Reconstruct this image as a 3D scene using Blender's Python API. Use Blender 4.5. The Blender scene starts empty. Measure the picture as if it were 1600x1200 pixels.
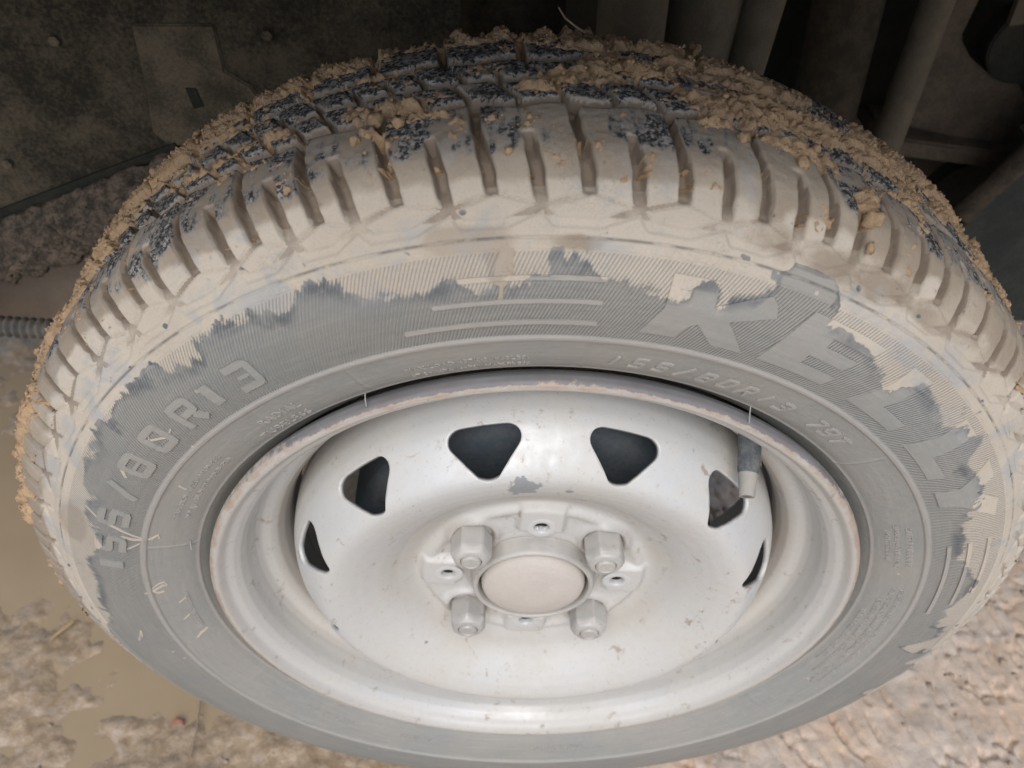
import bpy, bmesh, math, random
import numpy as np
from mathutils import Matrix, Vector
from mathutils.geometry import tessellate_polygon

random.seed(4)
S = bpy.context.scene
COL = S.collection

# ------------------------------------------------------------------ camera
# wheel frame in millimetres: x right, y away from the camera along the axle, z up, origin at the hub
def W(p):
    return (p[0] / 1000.0, p[1] / 1000.0, (p[2] + 285.0) / 1000.0)
cam_d = bpy.data.cameras.new("Camera"); cam = bpy.data.objects.new("Camera", cam_d); COL.objects.link(cam)
YAW, PITCH, ROLL = 0.04372, 0.78666, 0.0601
fw = Vector((math.sin(YAW) * math.cos(PITCH), math.cos(YAW) * math.cos(PITCH), -math.sin(PITCH)))
rt = Vector((math.cos(YAW), -math.sin(YAW), 0)); up = rt.cross(fw)
r2 = rt * math.cos(ROLL) + up * math.sin(ROLL); u2 = up * math.cos(ROLL) - rt * math.sin(ROLL)
m = Matrix(((r2.x, u2.x, -fw.x), (r2.y, u2.y, -fw.y), (r2.z, u2.z, -fw.z))).to_4x4()
m.translation = Vector(W((-31.34, -260.6, 438.67)))
cam.matrix_world = m
cam_d.sensor_width = 36; cam_d.lens = 1337.14 / 1600 * 36
cam_d.clip_start = 0.01; cam_d.clip_end = 200
cam_d.dof.use_dof = True; cam_d.dof.focus_distance = 0.40; cam_d.dof.aperture_fstop = 11
S.camera = cam

# ------------------------------------------------------------------ world and light (overcast day)
SUN_EL, SUN_AZ = math.radians(50), math.radians(186)      # azimuth clockwise from +y: the sun is behind the camera
wd = bpy.data.worlds.new("World"); S.world = wd; wd.use_nodes = True
nt = wd.node_tree; bg = nt.nodes["Background"]
sky = nt.nodes.new("ShaderNodeTexSky"); sky.sky_type = 'NISHITA'; sky.sun_disc = False
sky.sun_elevation = SUN_EL; sky.sun_rotation = SUN_AZ
sky.air_density = 1.0; sky.dust_density = 2.6; sky.ozone_density = 1.0
nt.links.new(sky.outputs[0], bg.inputs[0]); bg.inputs[1].default_value = 0.15
sl = bpy.data.lights.new("Sun", 'SUN'); sl.energy = 1.45; sl.angle = math.radians(50); sl.color = (1.0, 0.98, 0.945)
so = bpy.data.objects.new("Sun", sl); COL.objects.link(so)
sd_ = Vector((math.sin(SUN_AZ) * math.cos(SUN_EL), math.cos(SUN_AZ) * math.cos(SUN_EL), math.sin(SUN_EL)))
so.rotation_euler = sd_.to_track_quat('Z', 'Y').to_euler(); so.location = (0, -2, 3)
S.view_settings.view_transform = 'Standard'; S.view_settings.look = 'None'
S.view_settings.exposure = 0.10; S.view_settings.gamma = 1.0

# ------------------------------------------------------------------ numpy noise
def _h(ix, iy, sd):
    n = (ix.astype(np.int64) * 374761393 + iy.astype(np.int64) * 668265263 + sd * 974711) & 0x7fffffff
    n = ((n ^ (n >> 13)) * 1274126177) & 0x7fffffff
    return ((n ^ (n >> 16)) & 0xffff) / 65535.0
def vn(x, y, sd=0):
    x = np.asarray(x, float); y = np.asarray(y, float)
    ix = np.floor(x); iy = np.floor(y); fx = x - ix; fy = y - iy
    fx = fx * fx * (3 - 2 * fx); fy = fy * fy * (3 - 2 * fy)
    a = _h(ix, iy, sd); b = _h(ix + 1, iy, sd); c = _h(ix, iy + 1, sd); d = _h(ix + 1, iy + 1, sd)
    return (a * (1 - fx) + b * fx) * (1 - fy) + (c * (1 - fx) + d * fx) * fy
def fbm(x, y, sd=0, octs=4, gain=0.5):
    t = 0; a = 1; n = 0
    for o in range(octs):
        t = t + a * vn(x * 2 ** o + 17.3 * o, y * 2 ** o - 9.1 * o, sd + o); n += a; a *= gain
    return t / n
def sst(x, a, b):
    t = np.clip((x - a) / (b - a), 0, 1); return t * t * (3 - 2 * t)

# ------------------------------------------------------------------ object helpers
def tag(o, label=None, cat=None, group=None, kind=None):
    if label: o['label'] = label
    if cat: o['category'] = cat
    if group: o['group'] = group
    if kind: o['kind'] = kind
    return o
def empty(name, loc):
    o = bpy.data.objects.new(name, None); COL.objects.link(o); o.location = loc
    o.empty_display_size = 0.05
    return o
def origin_of(o):
    v = Vector((0, 0, 0))
    while o is not None:
        v = v + o.location; o = o.parent
    return v
def mesh_obj(name, V, F, mat, parent=None, smooth=True, attrs=None, uv=None, sharp=None):
    """V: world coordinates in metres (n,3); F: list or (m,4)/(m,3) array of faces"""
    V = np.asarray(V, dtype=np.float64)
    c = (V.min(0) + V.max(0)) / 2
    me = bpy.data.meshes.new(name)
    if isinstance(F, np.ndarray):
        k = F.shape[1]; nf = len(F)
        me.vertices.add(len(V)); me.vertices.foreach_set('co', (V - c).astype(np.float32).ravel())
        me.loops.add(nf * k); me.loops.foreach_set('vertex_index', F.astype(np.int32).ravel())
        me.polygons.add(nf); me.polygons.foreach_set('loop_start', np.arange(0, nf * k, k, dtype=np.int32))
        me.polygons.foreach_set('loop_total', np.full(nf, k, dtype=np.int32))
        me.update(calc_edges=True)
    else:
        me.from_pydata([tuple(v) for v in (V - c)], [], [tuple(f) for f in F]); me.update()
    if smooth is True:
        me.polygons.foreach_set('use_smooth', np.ones(len(me.polygons), bool))
    if smooth == 'auto':
        me.polygons.foreach_set('use_smooth', np.ones(len(me.polygons), bool))
        me.set_sharp_from_angle(angle=math.radians(38))
    if attrs:
        for k_, a in attrs.items():
            at = me.attributes.new(k_, 'FLOAT', 'POINT'); at.data.foreach_set('value', np.asarray(a, np.float32).ravel())
    if uv is not None:
        l = me.uv_layers.new(name="UVMap")
        li = np.zeros(len(me.loops), np.int32); me.loops.foreach_get('vertex_index', li)
        l.data.foreach_set('uv', np.asarray(uv, np.float32)[li].ravel())
    me.materials.append(mat)
    o = bpy.data.objects.new(name, me); COL.objects.link(o)
    o.location = Vector(c) - (origin_of(parent) if parent is not None else Vector((0, 0, 0)))
    if parent is not None: o.parent = parent
    return o
def grid_faces(nr, nc, wrap=False):
    i = np.arange(nr - 1)[:, None]; j = np.arange(nc if wrap else nc - 1)[None, :]
    j1 = (j + 1) % nc
    a = i * nc + j; b = i * nc + j1; c = (i + 1) * nc + j1; d = (i + 1) * nc + j
    return np.stack([a, b, c, d], -1).reshape(-1, 4)
class MB:
    """collects simple solids (wheel frame, mm) into one mesh"""
    def __init__(s): s.V = []; s.F = []
    def add(s, V, F):
        o = len(s.V); s.V += [tuple(v) for v in V]; s.F += [tuple(i + o for i in f) for f in F]
    def box(s, c, d, R=None):
        V = []
        for sx in (-1, 1):
            for sy in (-1, 1):
                for sz in (-1, 1):
                    v = Vector((sx * d[0] / 2, sy * d[1] / 2, sz * d[2] / 2))
                    if R: v = R @ v
                    V.append(v + Vector(c))
        s.add(V, [(0, 1, 3, 2), (4, 6, 7, 5), (0, 4, 5, 1), (2, 3, 7, 6), (0, 2, 6, 4), (1, 5, 7, 3)])
    def tube(s, pts, rad, n=24, cap=True):
        pts = [Vector(p) for p in pts]
        if not isinstance(rad, (list, tuple)): rad = [rad] * len(pts)
        V = []
        for i, p in enumerate(pts):
            t = (pts[min(i + 1, len(pts) - 1)] - pts[max(i - 1, 0)]).normalized()
            a = t.cross(Vector((0, 0, 1)) if abs(t.z) < .9 else Vector((1, 0, 0))).normalized(); b = t.cross(a)
            for k in range(n):
                q = 2 * math.pi * k / n
                V.append(p + (a * math.cos(q) + b * math.sin(q)) * rad[i])
        F = [tuple(int(x) for x in f) for f in grid_faces(len(pts), n, True)]
        if cap:
            F.append(tuple(range(n))[::-1]); F.append(tuple(range((len(pts) - 1) * n, len(pts) * n)))
        s.add(V, F)
    def prism(s, poly, y0, y1, bev=0):
        """poly in (x, z), extruded along y"""
        n = len(poly)
        V = [(x, y0, z) for x, z in poly] + [(x, y1, z) for x, z in poly]
        F = [tuple(range(n)), tuple(range(2 * n - 1, n - 1, -1))] + [(i, i + n, (i + 1) % n + n, (i + 1) % n) for i in range(n)]
        s.add(V, F)
    def build(s, name, mat, parent=None, smooth='auto', bevel=0):
        V = [W(v) for v in s.V]
        o = mesh_obj(name, V, s.F, mat, parent, smooth)
        bm = bmesh.new(); bm.from_mesh(o.data)
        bmesh.ops.recalc_face_normals(bm, faces=bm.faces)
        if bevel:
            bmesh.ops.bevel(bm, geom=[e for e in bm.edges if e.calc_face_angle(0) > .6], offset=bevel / 1000, segments=2, affect='EDGES')
        bm.to_mesh(o.data); bm.free()
        return o

# ------------------------------------------------------------------ materials
class N:
    def __init__(s, name):
        s.m = bpy.data.materials.new(name); s.m.use_nodes = True; s.t = s.m.node_tree
        s.b = s.t.nodes['Principled BSDF']
    def new(s, ty, **kw):
        n = s.t.nodes.new(ty)
        for k, v in kw.items(): setattr(n, k, v)
        return n
    def set(s, inp, v):
        if isinstance(v, bpy.types.NodeSocket): s.t.links.new(v, inp)
        else:
            if isinstance(v, (tuple, list)) and len(v) == 3 and inp.type == 'RGBA': v = (*v, 1)
            inp.default_value = v
    def math(s, op, a, b=0.0, c=0.0, clamp=False):
        n = s.new('ShaderNodeMath', operation=op, use_clamp=clamp)
        s.set(n.inputs[0], a); s.set(n.inputs[1], b); s.set(n.inputs[2], c); return n.outputs[0]
    def vmath(s, op, a, b=(0, 0, 0)):
        n = s.new('ShaderNodeVectorMath', operation=op); s.set(n.inputs[0], a); s.set(n.inputs[1], b)
        return n.outputs['Value'] if op in ('LENGTH', 'DISTANCE', 'DOT_PRODUCT') else n.outputs[0]
    def mix(s, f, a, b):
        n = s.new('ShaderNodeMix', data_type='RGBA'); s.set(n.inputs['Factor'], f)
        s.set(n.inputs[6], a); s.set(n.inputs[7], b); return n.outputs[2]
    def ramp(s, x, a, b):
        n = s.new('ShaderNodeMapRange', interpolation_type='SMOOTHSTEP'); s.set(n.inputs[0], x)
        s.set(n.inputs[1], a); s.set(n.inputs[2], b); return n.outputs[0]
    def attr(s, nm): return s.new('ShaderNodeAttribute', attribute_name=nm).outputs['Fac']
    def pos(s): return s.new('ShaderNodeNewGeometry').outputs['Position']
    def uv(s): return s.new('ShaderNodeUVMap').outputs[0]
    def noise(s, v, scale, detail=4, rough=0.55, dist=0.0):
        n = s.new('ShaderNodeTexNoise'); s.set(n.inputs['Vector'], v); n.inputs['Scale'].default_value = scale
        n.inputs['Detail'].default_value = detail; n.inputs['Roughness'].default_value = rough
        n.inputs['Distortion'].default_value = dist
        return n.outputs['Fac']
    def voro(s, v, scale, feature='F1'):
        n = s.new('ShaderNodeTexVoronoi', feature=feature); s.set(n.inputs['Vector'], v); n.inputs['Scale'].default_value = scale
        return n.outputs[0]
    def bump(s, h, dist, strength=1.0, nrm=None):
        n = s.new('ShaderNodeBump'); s.set(n.inputs['Height'], h); n.inputs['Distance'].default_value = dist
        n.inputs['Strength'].default_value = strength
        if nrm is not None: s.set(n.inputs['Normal'], nrm)
        return n.outputs[0]
    def out(s, col=None, rough=None, metal=None, normal=None, spec=None):
        if col is not None: s.set(s.b.inputs['Base Color'], col)
        if rough is not None: s.set(s.b.inputs['Roughness'], rough)
        if metal is not None: s.set(s.b.inputs['Metallic'], metal)
        if normal is not None: s.set(s.b.inputs['Normal'], normal)
        if spec is not None: s.set(s.b.inputs['Specular IOR Level'], spec)
        return s.m

CREAM = (0.51, 0.462, 0.390); CREAM2 = (0.44, 0.39, 0.32); TAN = (0.305, 0.258, 0.203); ORANGE = (0.40, 0.27, 0.155)
def make_tyre_mat():
    q = N('muddy_rubber'); P = q.pos(); uv = q.uv()
    mud = q.attr('mud'); tone = q.attr('tone'); worn = q.attr('worn'); ser = q.attr('serr')
    sx = q.new('ShaderNodeSeparateXYZ'); q.set(sx.inputs[0], uv)
    u, v = sx.outputs[0], sx.outputs[1]          # u = angle (radians)*0.25, v = arc length in metres
    # fine slanted ribs moulded into the sidewall
    ph = q.math('ADD', q.math('MULTIPLY', u, 960 / 0.25), q.math('MULTIPLY', v, -1900.0))
    wave = q.math('MULTIPLY', q.math('SINE', ph), ser)
    n1 = q.noise(P, 55, 5, .6); n2 = q.noise(P, 260, 3, .6); n3 = q.noise(P, 1400, 3, .65)
    big = q.noise(P, 14, 3)
    # drip/brush-like stretch
    mp = q.new('ShaderNodeMapping'); q.set(mp.inputs[0], uv); mp.inputs['Scale'].default_value = (300, 60, 1)
    mp.inputs['Rotation'].default_value = (0, 0, .35)
    st = q.noise(mp.outputs[0], 1.0, 3, .6)
    f = q.math('ADD', mud, q.math('MULTIPLY', q.math('SUBTRACT', q.noise(P, 36, 5, .6, 1.0), .5), 1.15))
    f = q.math('ADD', f, q.math('MULTIPLY', q.math('SUBTRACT', st, .5), .26))
    f = q.math('ADD', f, q.math('MULTIPLY', q.math('SUBTRACT', n2, .5), .12))
    f = q.math('ADD', f, q.math('MULTIPLY', wave, -.045))
    fm = q.ramp(f, .47, .53)
    # dark speckles where the film has flaked off
    vo = q.ramp(q.noise(P, 420, 4, .7), .62, .67); vo = q.math('MULTIPLY', vo, q.ramp(n1, .50, .66))
    fm = q.math('MULTIPLY', fm, q.math('SUBTRACT', 1.0, q.math('MULTIPLY', vo, .75)))
    blue = q.ramp(q.math('ADD', q.noise(P, 38, 4, .62, .4), q.math('MULTIPLY', q.attr('pit'), .06)), .55, .70)                  # rubbed thin film, bluish
    # rubber
    dusty = q.mix(q.ramp(big, .35, .65), (0.300, 0.292, 0.268), (0.262, 0.272, 0.262))
    dusty = q.mix(q.math('MULTIPLY', q.ramp(n2, .4, .7), .35), dusty, (0.33, 0.31, 0.285))
    dusty = q.mix(q.math('MULTIPLY', q.math('ADD', q.math('MULTIPLY', wave, .5), q.math('MULTIPLY', ser, .5)), .30), dusty, (0.165, 0.170, 0.166))
    pr = q.attr('proud')
    dusty = q.mix(q.math('MULTIPLY', pr, .75), dusty, (0.385, 0.362, 0.335))
    near = q.ramp(mud, .22, .46)                                         # washed dark rubber beside the mud edge
    dusty = q.mix(q.math('MULTIPLY', near, q.math('MULTIPLY', q.ramp(n1, .35, .6), .75)), dusty, (0.085, 0.100, 0.115))
    dark = q.mix(q.ramp(q.noise(P, 520, 5, .75), .49, .55), (0.030, 0.031, 0.034), (0.38, 0.37, 0.35))   # crackled tread faces
    dark = q.mix(q.math('MULTIPLY', q.ramp(n2, .50, .64), .6), dark, (0.046, 0.050, 0.056))
    cream = q.mix(q.ramp(q.math('ADD', tone, q.math('MULTIPLY', q.math('SUBTRACT', n1, .5), .8)), .35, .65), CREAM, TAN)
    cream = q.mix(q.math('MULTIPLY', q.ramp(big, .4, .62), .6), cream, CREAM2)
    cream = q.mix(q.math('MULTIPLY', q.ramp(n3, .5, .7), .22), cream, (0.22, 0.17, 0.13))
    cream = q.mix(q.math('MULTIPLY', blue, q.math('SUBTRACT', .62, q.math('MULTIPLY', tone, .4))), cream, (0.335, 0.355, 0.375))
    cream = q.mix(q.math('MULTIPLY', q.ramp(wave, .15, .95), .55), cream, (0.16, 0.16, 0.165))
    scf = q.new('ShaderNodeMapping'); q.set(scf.inputs[0], uv); scf.inputs['Scale'].default_value = (26, 420, 1); scf.inputs['Rotation'].default_value = (0, 0, .06)
    sn = q.noise(scf.outputs[0], 1.0, 5, .7, .3)
    dusty = q.mix(q.math('MULTIPLY', q.ramp(sn, .50, .72), .30), dusty, (0.40, 0.385, 0.36))
    dusty = q.mix(q.math('MULTIPLY', q.math('SUBTRACT', 1.0, q.ramp(sn, .30, .46)), .28), dusty, (0.165, 0.168, 0.162))
    f2 = q.math('MULTIPLY', q.ramp(q.math('ADD', f, q.math('MULTIPLY', q.math('SUBTRACT', q.noise(P, 75, 3, .6, 1.5), .5), .5)), .34, .50), q.ramp(q.noise(P, 28, 2), .42, .58))
    dusty = q.mix(q.math('MULTIPLY', f2, .30), dusty, (0.40, 0.40, 0.395))
    col = q.mix(fm, dusty, cream)
    wf = q.ramp(q.math('ADD', worn, q.math('ADD', q.math('MULTIPLY', q.math('SUBTRACT', q.noise(P, 44, 3, .55, .6), .5), 1.3), q.math('MULTIPLY', q.math('SUBTRACT', st, .5), .8))), .47, .66)
    sm = q.math('MULTIPLY', q.attr('seam'), q.ramp(q.noise(P, 45, 4, .7), .44, .56))
    col = q.mix(q.math('MULTIPLY', sm, .8), col, (0.10, 0.10, 0.11))
    wv = q.math('ADD', worn, q.math('ADD', q.math('MULTIPLY', q.math('SUBTRACT', q.noise(P, 44, 3, .55, .6), .5), 1.3), q.math('MULTIPLY', q.math('SUBTRACT', st, .5), .9)))
    col = q.mix(q.math('MULTIPLY', q.ramp(wv, .40, .56), .48), col, (0.225, 0.240, 0.260))
    col = q.mix(wf, col, dark)
    # thin crack lines in dried mud
    dv = q.new('ShaderNodeTexNoise'); q.set(dv.inputs['Vector'], P); dv.inputs['Scale'].default_value = 150
    cr = q.voro(q.vmath('ADD', P, q.vmath('MULTIPLY', dv.outputs['Color'], (.006, .006, .006))), 330, 'DISTANCE_TO_EDGE'); crm = q.math('MULTIPLY', q.math('SUBTRACT', 1.0, q.ramp(cr, 0.0, .03)), q.math('MULTIPLY', fm, q.ramp(q.noise(P, 30, 2), .55, .65)))
    col = q.mix(q.math('MULTIPLY', crm, .22), col, (0.16, 0.13, 0.11))
    # splashed flecks of pale mud
    slot_mud_shade = q.ramp(q.math('ADD', q.attr('wet'), q.math('MULTIPLY', q.math('SUBTRACT', n1, .5), .5)), .4, .6)  # tan slot mud, darkened to paint shade into the recesses
    col = q.mix(q.math('MULTIPLY', slot_mud_shade, .85), col, (0.235, 0.190, 0.150))
    pt = q.math('SUBTRACT', 1.0, q.ramp(q.math('ADD', q.voro(P, 88), q.math('MULTIPLY', q.math('SUBTRACT', n2, .5), .15)), .10, .13))
    pt = q.math('MULTIPLY', q.math('MULTIPLY', pt, q.attr('pit')), q.ramp(q.noise(P, 50, 1), .50, .54))
    col = q.mix(q.math('MULTIPLY', pt, .85), col, (0.085, 0.10, 0.125))
    sp = q.math('SUBTRACT', 1.0, q.ramp(q.voro(P, 75), .05, .09)); sp = q.math('MULTIPLY', sp, q.ramp(q.noise(P, 60, 1), .60, .63))
    col = q.mix(q.math('MULTIPLY', sp, .8), col, CREAM)
    h = q.math('ADD', q.math('MULTIPLY', fm, .30), q.math('MULTIPLY', n3, .16))
    h = q.math('ADD', h, q.math('MULTIPLY', n2, .30)); h = q.math('ADD', h, q.math('MULTIPLY', wave, q.math('SUBTRACT', .22, q.math('MULTIPLY', fm, .08))))
    h = q.math('SUBTRACT', h, q.math('MULTIPLY', crm, .08))
    nrm = q.bump(h, .0012, .9)
    ro = q.mix(fm, (.55,) * 3, (.9,) * 3)
    return q.out(col, ro, None, nrm, .35)
M_TYRE = make_tyre_mat()
def make_crumb():
    q = N('crumbly_mud'); P = q.pos()
    n1 = q.noise(P, 45, 4); n2 = q.noise(P, 700, 5, .7); n3 = q.noise(P, 2200, 2, .6)
    col = q.mix(q.ramp(n1, .35, .68), (0.47, 0.335, 0.215), (0.58, 0.40, 0.24))
    col = q.mix(q.math('MULTIPLY', q.ramp(q.noise(P, 90, 3), .52, .7), .6), col, (0.27, 0.20, 0.145))
    col = q.mix(q.ramp(n2, .50, .75), col, (0.62, 0.46, 0.31))
    return q.out(col, .93, None, q.bump(q.math('ADD', n2, q.math('MULTIPLY', n3, .4)), .0014, .9), .2)
M_CRUMB = make_crumb()
def make_silver(name, dust=.4, base=(0.60, 0.60, 0.61), spots=(), rusty=False, metal=.22):
    q = N(name); P = q.pos()
    n1 = q.noise(P, 22, 4); n2 = q.noise(P, 160, 4, .65); n3 = q.noise(P, 1500, 2)
    d = q.ramp(q.math('ADD', q.math('MULTIPLY', n1, .7), q.math('MULTIPLY', n2, .3)), .36, .66)
    dd = q.math('MULTIPLY', d, dust + .35, clamp=True)
    if rusty: dd = q.math('ADD', dd, q.math('MULTIPLY', q.attr('dust'), .6), clamp=True)
    col = q.mix(dd, base, (0.535, 0.518, 0.475))
    # brown scuffs
    mp = q.new('ShaderNodeMapping'); q.set(mp.inputs[0], P); mp.inputs['Scale'].default_value = (60, 60, 28); mp.inputs['Rotation'].default_value = (.3, .5, .2)
    s1 = q.noise(mp.outputs[0], 1.6, 5, .7, .6)
    sc = q.math('MULTIPLY', q.ramp(s1, .575, .67), q.ramp(n2, .45, .6))
    col = q.mix(q.math('MULTIPLY', sc, .65), col, (0.27, 0.20, 0.15))
    chips = q.math('SUBTRACT', 1.0, q.ramp(q.math('ADD', q.voro(P, 48), q.math('MULTIPLY', n2, .10)), .085, .105))
    chips = q.math('MULTIPLY', chips, q.ramp(q.noise(P, 40, 1), .48, .52))
    col = q.mix(q.math('MULTIPLY', q.ramp(q.noise(P, 420, 3, .7), .60, .70), .35), col, (0.36, 0.33, 0.30))
    col = q.mix(q.math('MULTIPLY', chips, .75), col, (0.22, 0.22, 0.23))
    for (p, r) in spots:
        dist = q.math('ADD', q.vmath('DISTANCE', P, p), q.math('MULTIPLY', q.math('SUBTRACT', n2, .5), r * 1.6))
        col = q.mix(q.math('MULTIPLY', q.math('SUBTRACT', 1.0, q.ramp(dist, r * .85, r)), .85), col, (0.26, 0.285, 0.31))
    if rusty:
        ru = q.attr('rust'); nn = q.noise(P, 85, 5, .7)
        rf = q.ramp(q.math('ADD', ru, q.math('MULTIPLY', q.math('SUBTRACT', nn, .5), 1.5)), .45, .95)
        rc = q.mix(q.ramp(n2, .40, .62), (0.40, 0.255, 0.17), (0.43, 0.36, 0.295))
        col = q.mix(q.math('MULTIPLY', rf, .75), col, rc)
        bf = q.math('MULTIPLY', q.attr('brown'), q.math('ADD', .45, q.math('MULTIPLY', n1, .9)), clamp=True)
        col = q.mix(bf, col, (0.285, 0.245, 0.21))
        gr = q.attr('grime'); gf = q.ramp(q.math('ADD', gr, q.math('MULTIPLY', q.math('SUBTRACT', q.noise(P, 240, 4, .7), .5), 1.0)), .45, .7)
        col = q.mix(q.math('MULTIPLY', gf, .85), col, (0.15, 0.155, 0.17))
    ro = q.math('ADD', .42, q.math('MULTIPLY', dd, .4))
    me = q.math('MULTIPLY', q.math('SUBTRACT', 1.0, dd), metal, clamp=True)
    return q.out(col, ro, me, q.bump(q.math('ADD', n2, q.math('MULTIPLY', n3, .3)), .0005, .35), .5)
def simple(name, c1, c2, rough=.8, sc=40, bump=.001, spec=.3, sc2=None, metal=0):
    q = N(name); P = q.pos(); n = q.noise(P, sc, 5, .65); n2 = q.noise(P, sc2 or sc * 9, 4, .7)
    col = q.mix(q.ramp(q.math('ADD', q.math('MULTIPLY', n, .6), q.math('MULTIPLY', n2, .4)), .38, .64), c1, c2)
    return q.out(col, rough, metal, q.bump(q.math('ADD', n, n2), bump, .7), spec)
M_DISC = make_silver('dusty_silver_paint', .35, (0.60, 0.615, 0.615),
                     spots=[((-.0110, -.003, .3950), .0085), ((-.0145, -.003, .3846), .0035), ((.0110, -.003, .3920), .0022), ((.0400,.002,.4170),.002)], rusty=True)
M_RIM = make_silver('rusty_silver_paint', .38, (0.58, 0.58, 0.565), rusty=True)
M_NUT = make_silver('dusty_nut_steel', .31, (0.42, 0.41, 0.39))
M_CAP = simple('dusty_cap', (0.50, 0.465, 0.425), (0.55, 0.51, 0.465), .7, 60, .0003)
M_WING = simple('mud_sprayed_panel', (0.030, 0.028, 0.022), (0.125, 0.104, 0.073), .9, 24, .0015, .2, 330)
M_WING2 = simple('mud_sprayed_plate', (0.060, 0.053, 0.038), (0.165, 0.135, 0.094), .85, 40, .001, .3, 480)
M_FLANGE = simple('caked_mud_panel', (0.05, 0.043, 0.035), (0.19, 0.15, 0.115), .9, 110, .003, .2, 420)
M_SILL = simple('dusty_sill_panel', (0.20, 0.165, 0.135), (0.25, 0.205, 0.165), .85, 25, .0005)
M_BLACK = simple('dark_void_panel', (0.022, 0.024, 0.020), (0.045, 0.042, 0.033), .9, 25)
M_TUBE = simple('dusty_grey_tube', (0.095, 0.08, 0.058), (0.135, 0.112, 0.082), .8, 60, .0006)
M_TUBED = simple('dark_dusty_tube', (0.035, 0.03, 0.022), (0.085, 0.066, 0.045), .85, 90, .001)
M_BROWN = simple('brown_dusty_plate', (0.075, 0.06, 0.045), (0.13, 0.10, 0.075), .85, 40, .0006)
M_HOSE = simple('dusty_black_plastic', (0.10, 0.105, 0.10), (0.21, 0.19, 0.165), .6, 80, .0004)
M_VALVE = simple('dusty_valve_rubber', (0.085, 0.10, 0.115), (0.20, 0.205, 0.20), .7, 160, .0006)
M_BRASS = simple('dusty_valve_metal', (0.33, 0.32, 0.29), (0.38, 0.36, 0.32), .6, 200, .0003)
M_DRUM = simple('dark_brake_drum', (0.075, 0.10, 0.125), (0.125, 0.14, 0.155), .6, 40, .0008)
M_INSIDE = simple('inner_barrel_paint', (0.34, 0.27, 0.21), (0.42, 0.35, 0.28), .8, 60, .0006)
M_HAIR = simple('pale_rubber_hair', (0.38, 0.38, 0.38), (0.45, 0.45, 0.44), .7, 300)
M_STRAW = simple('dry_straw', (0.45, 0.33, 0.15), (0.5, 0.38, 0.2), .8, 300)
M_RED = simple('red_scrap', (0.36, 0.11, 0.08), (0.38, 0.20, 0.14), .6, 300)
M_BODY = simple('car_paint', (0.30, 0.30, 0.31), (0.34, 0.33, 0.32), .4, 20, .0001)
M_TWIG = simple('dry_twig', (0.30, 0.23, 0.16), (0.45, 0.36, 0.27), .9, 300)

# ------------------------------------------------------------------ tyre geometry functions
prof = np.array([(176,14),(182,9),(187,2),(192,-2),(200,-5.5),(213.6,-9.4),(225,-10.5),(236,-10),(247,-6.5),(256.5,-1.6),(263,2.5),(270,6.5),
                 (276,11),(280.5,16),(282.5,22),(284,35),(284.6,66.5)], float)
mir = prof[::-1][1:].copy(); mir[:, 1] = 133 - mir[:, 1]
prof = np.vstack([prof, mir])
_sd = np.r_[0, np.cumsum(np.linalg.norm(np.diff(prof, axis=0), axis=1))]
STOT = _sd[-1]; SM = STOT / 2
_fs = np.arange(0, STOT + .01, .25)
_fR = np.interp(_fs, _sd, prof[:, 0]); _fY = np.interp(_fs, _sd, prof[:, 1])
_k = np.hanning(33); _k /= _k.sum()
def _smooth(a):
    p = np.pad(a, 16, mode='reflect', reflect_type='odd'); return np.convolve(p, _k, 'valid')
_fR = _smooth(_fR); _fY = _smooth(_fY)
_tR = np.gradient(_fR); _tY = np.gradient(_fY); _tn = np.hypot(_tR, _tY); _nR = _tY / _tn; _nY = -_tR / _tn
def tyre_point(th, s, h):
    """th degrees clockwise from the top as seen from outside, s arc mm, h height mm -> wheel frame mm"""
    R = np.interp(s, _fs, _fR) + h * np.interp(s, _fs, _nR); Y = np.interp(s, _fs, _fY) + h * np.interp(s, _fs, _nY)
    a = np.radians(th)
    return np.stack([R * np.sin(a), Y + 0 * a, R * np.cos(a)], -1)
def s_of_R(R): return np.interp(R, prof[:10, 0], _sd[:10])

core = [-42.2, -36.5, -29.2, -23.5, -17.8, -10.2, -2.8, 5.0, 12.2, 18.5, 24.2]
longs = list(core); a = 24.2; step = (360 - 66.4) / 46
for i in range(45):
    a += step * (1 + (.1 if i % 2 == 0 else -.1)); longs.append(a)
longs = np.array(longs)                                   # increasing from -42.2
def pitch_uv(th):
    t = (th + 42.2) % 360 - 42.2
    i = np.clip(np.searchsorted(longs, t, side='right') - 1, 0, len(longs) - 1)
    nxt = np.r_[longs, longs[0] + 360]
    w = nxt[i + 1] - nxt[i]
    return i, (t - nxt[i]) / w, w
def segd(x, y, ax, ay, bx, by):
    dx, dy = bx - ax, by - ay
    t = np.clip(((x - ax) * dx + (y - ay) * dy) / (dx * dx + dy * dy + 1e-9), 0, 1)
    return np.hypot(x - ax - t * dx, y - ay - t * dy)
DIV = (2.5, -25.0, -74.0, 46.5, 126.5, -118.0, 165.0, 98.0)
GRO = (152.5, SM, 2 * SM - 152.5)
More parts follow.
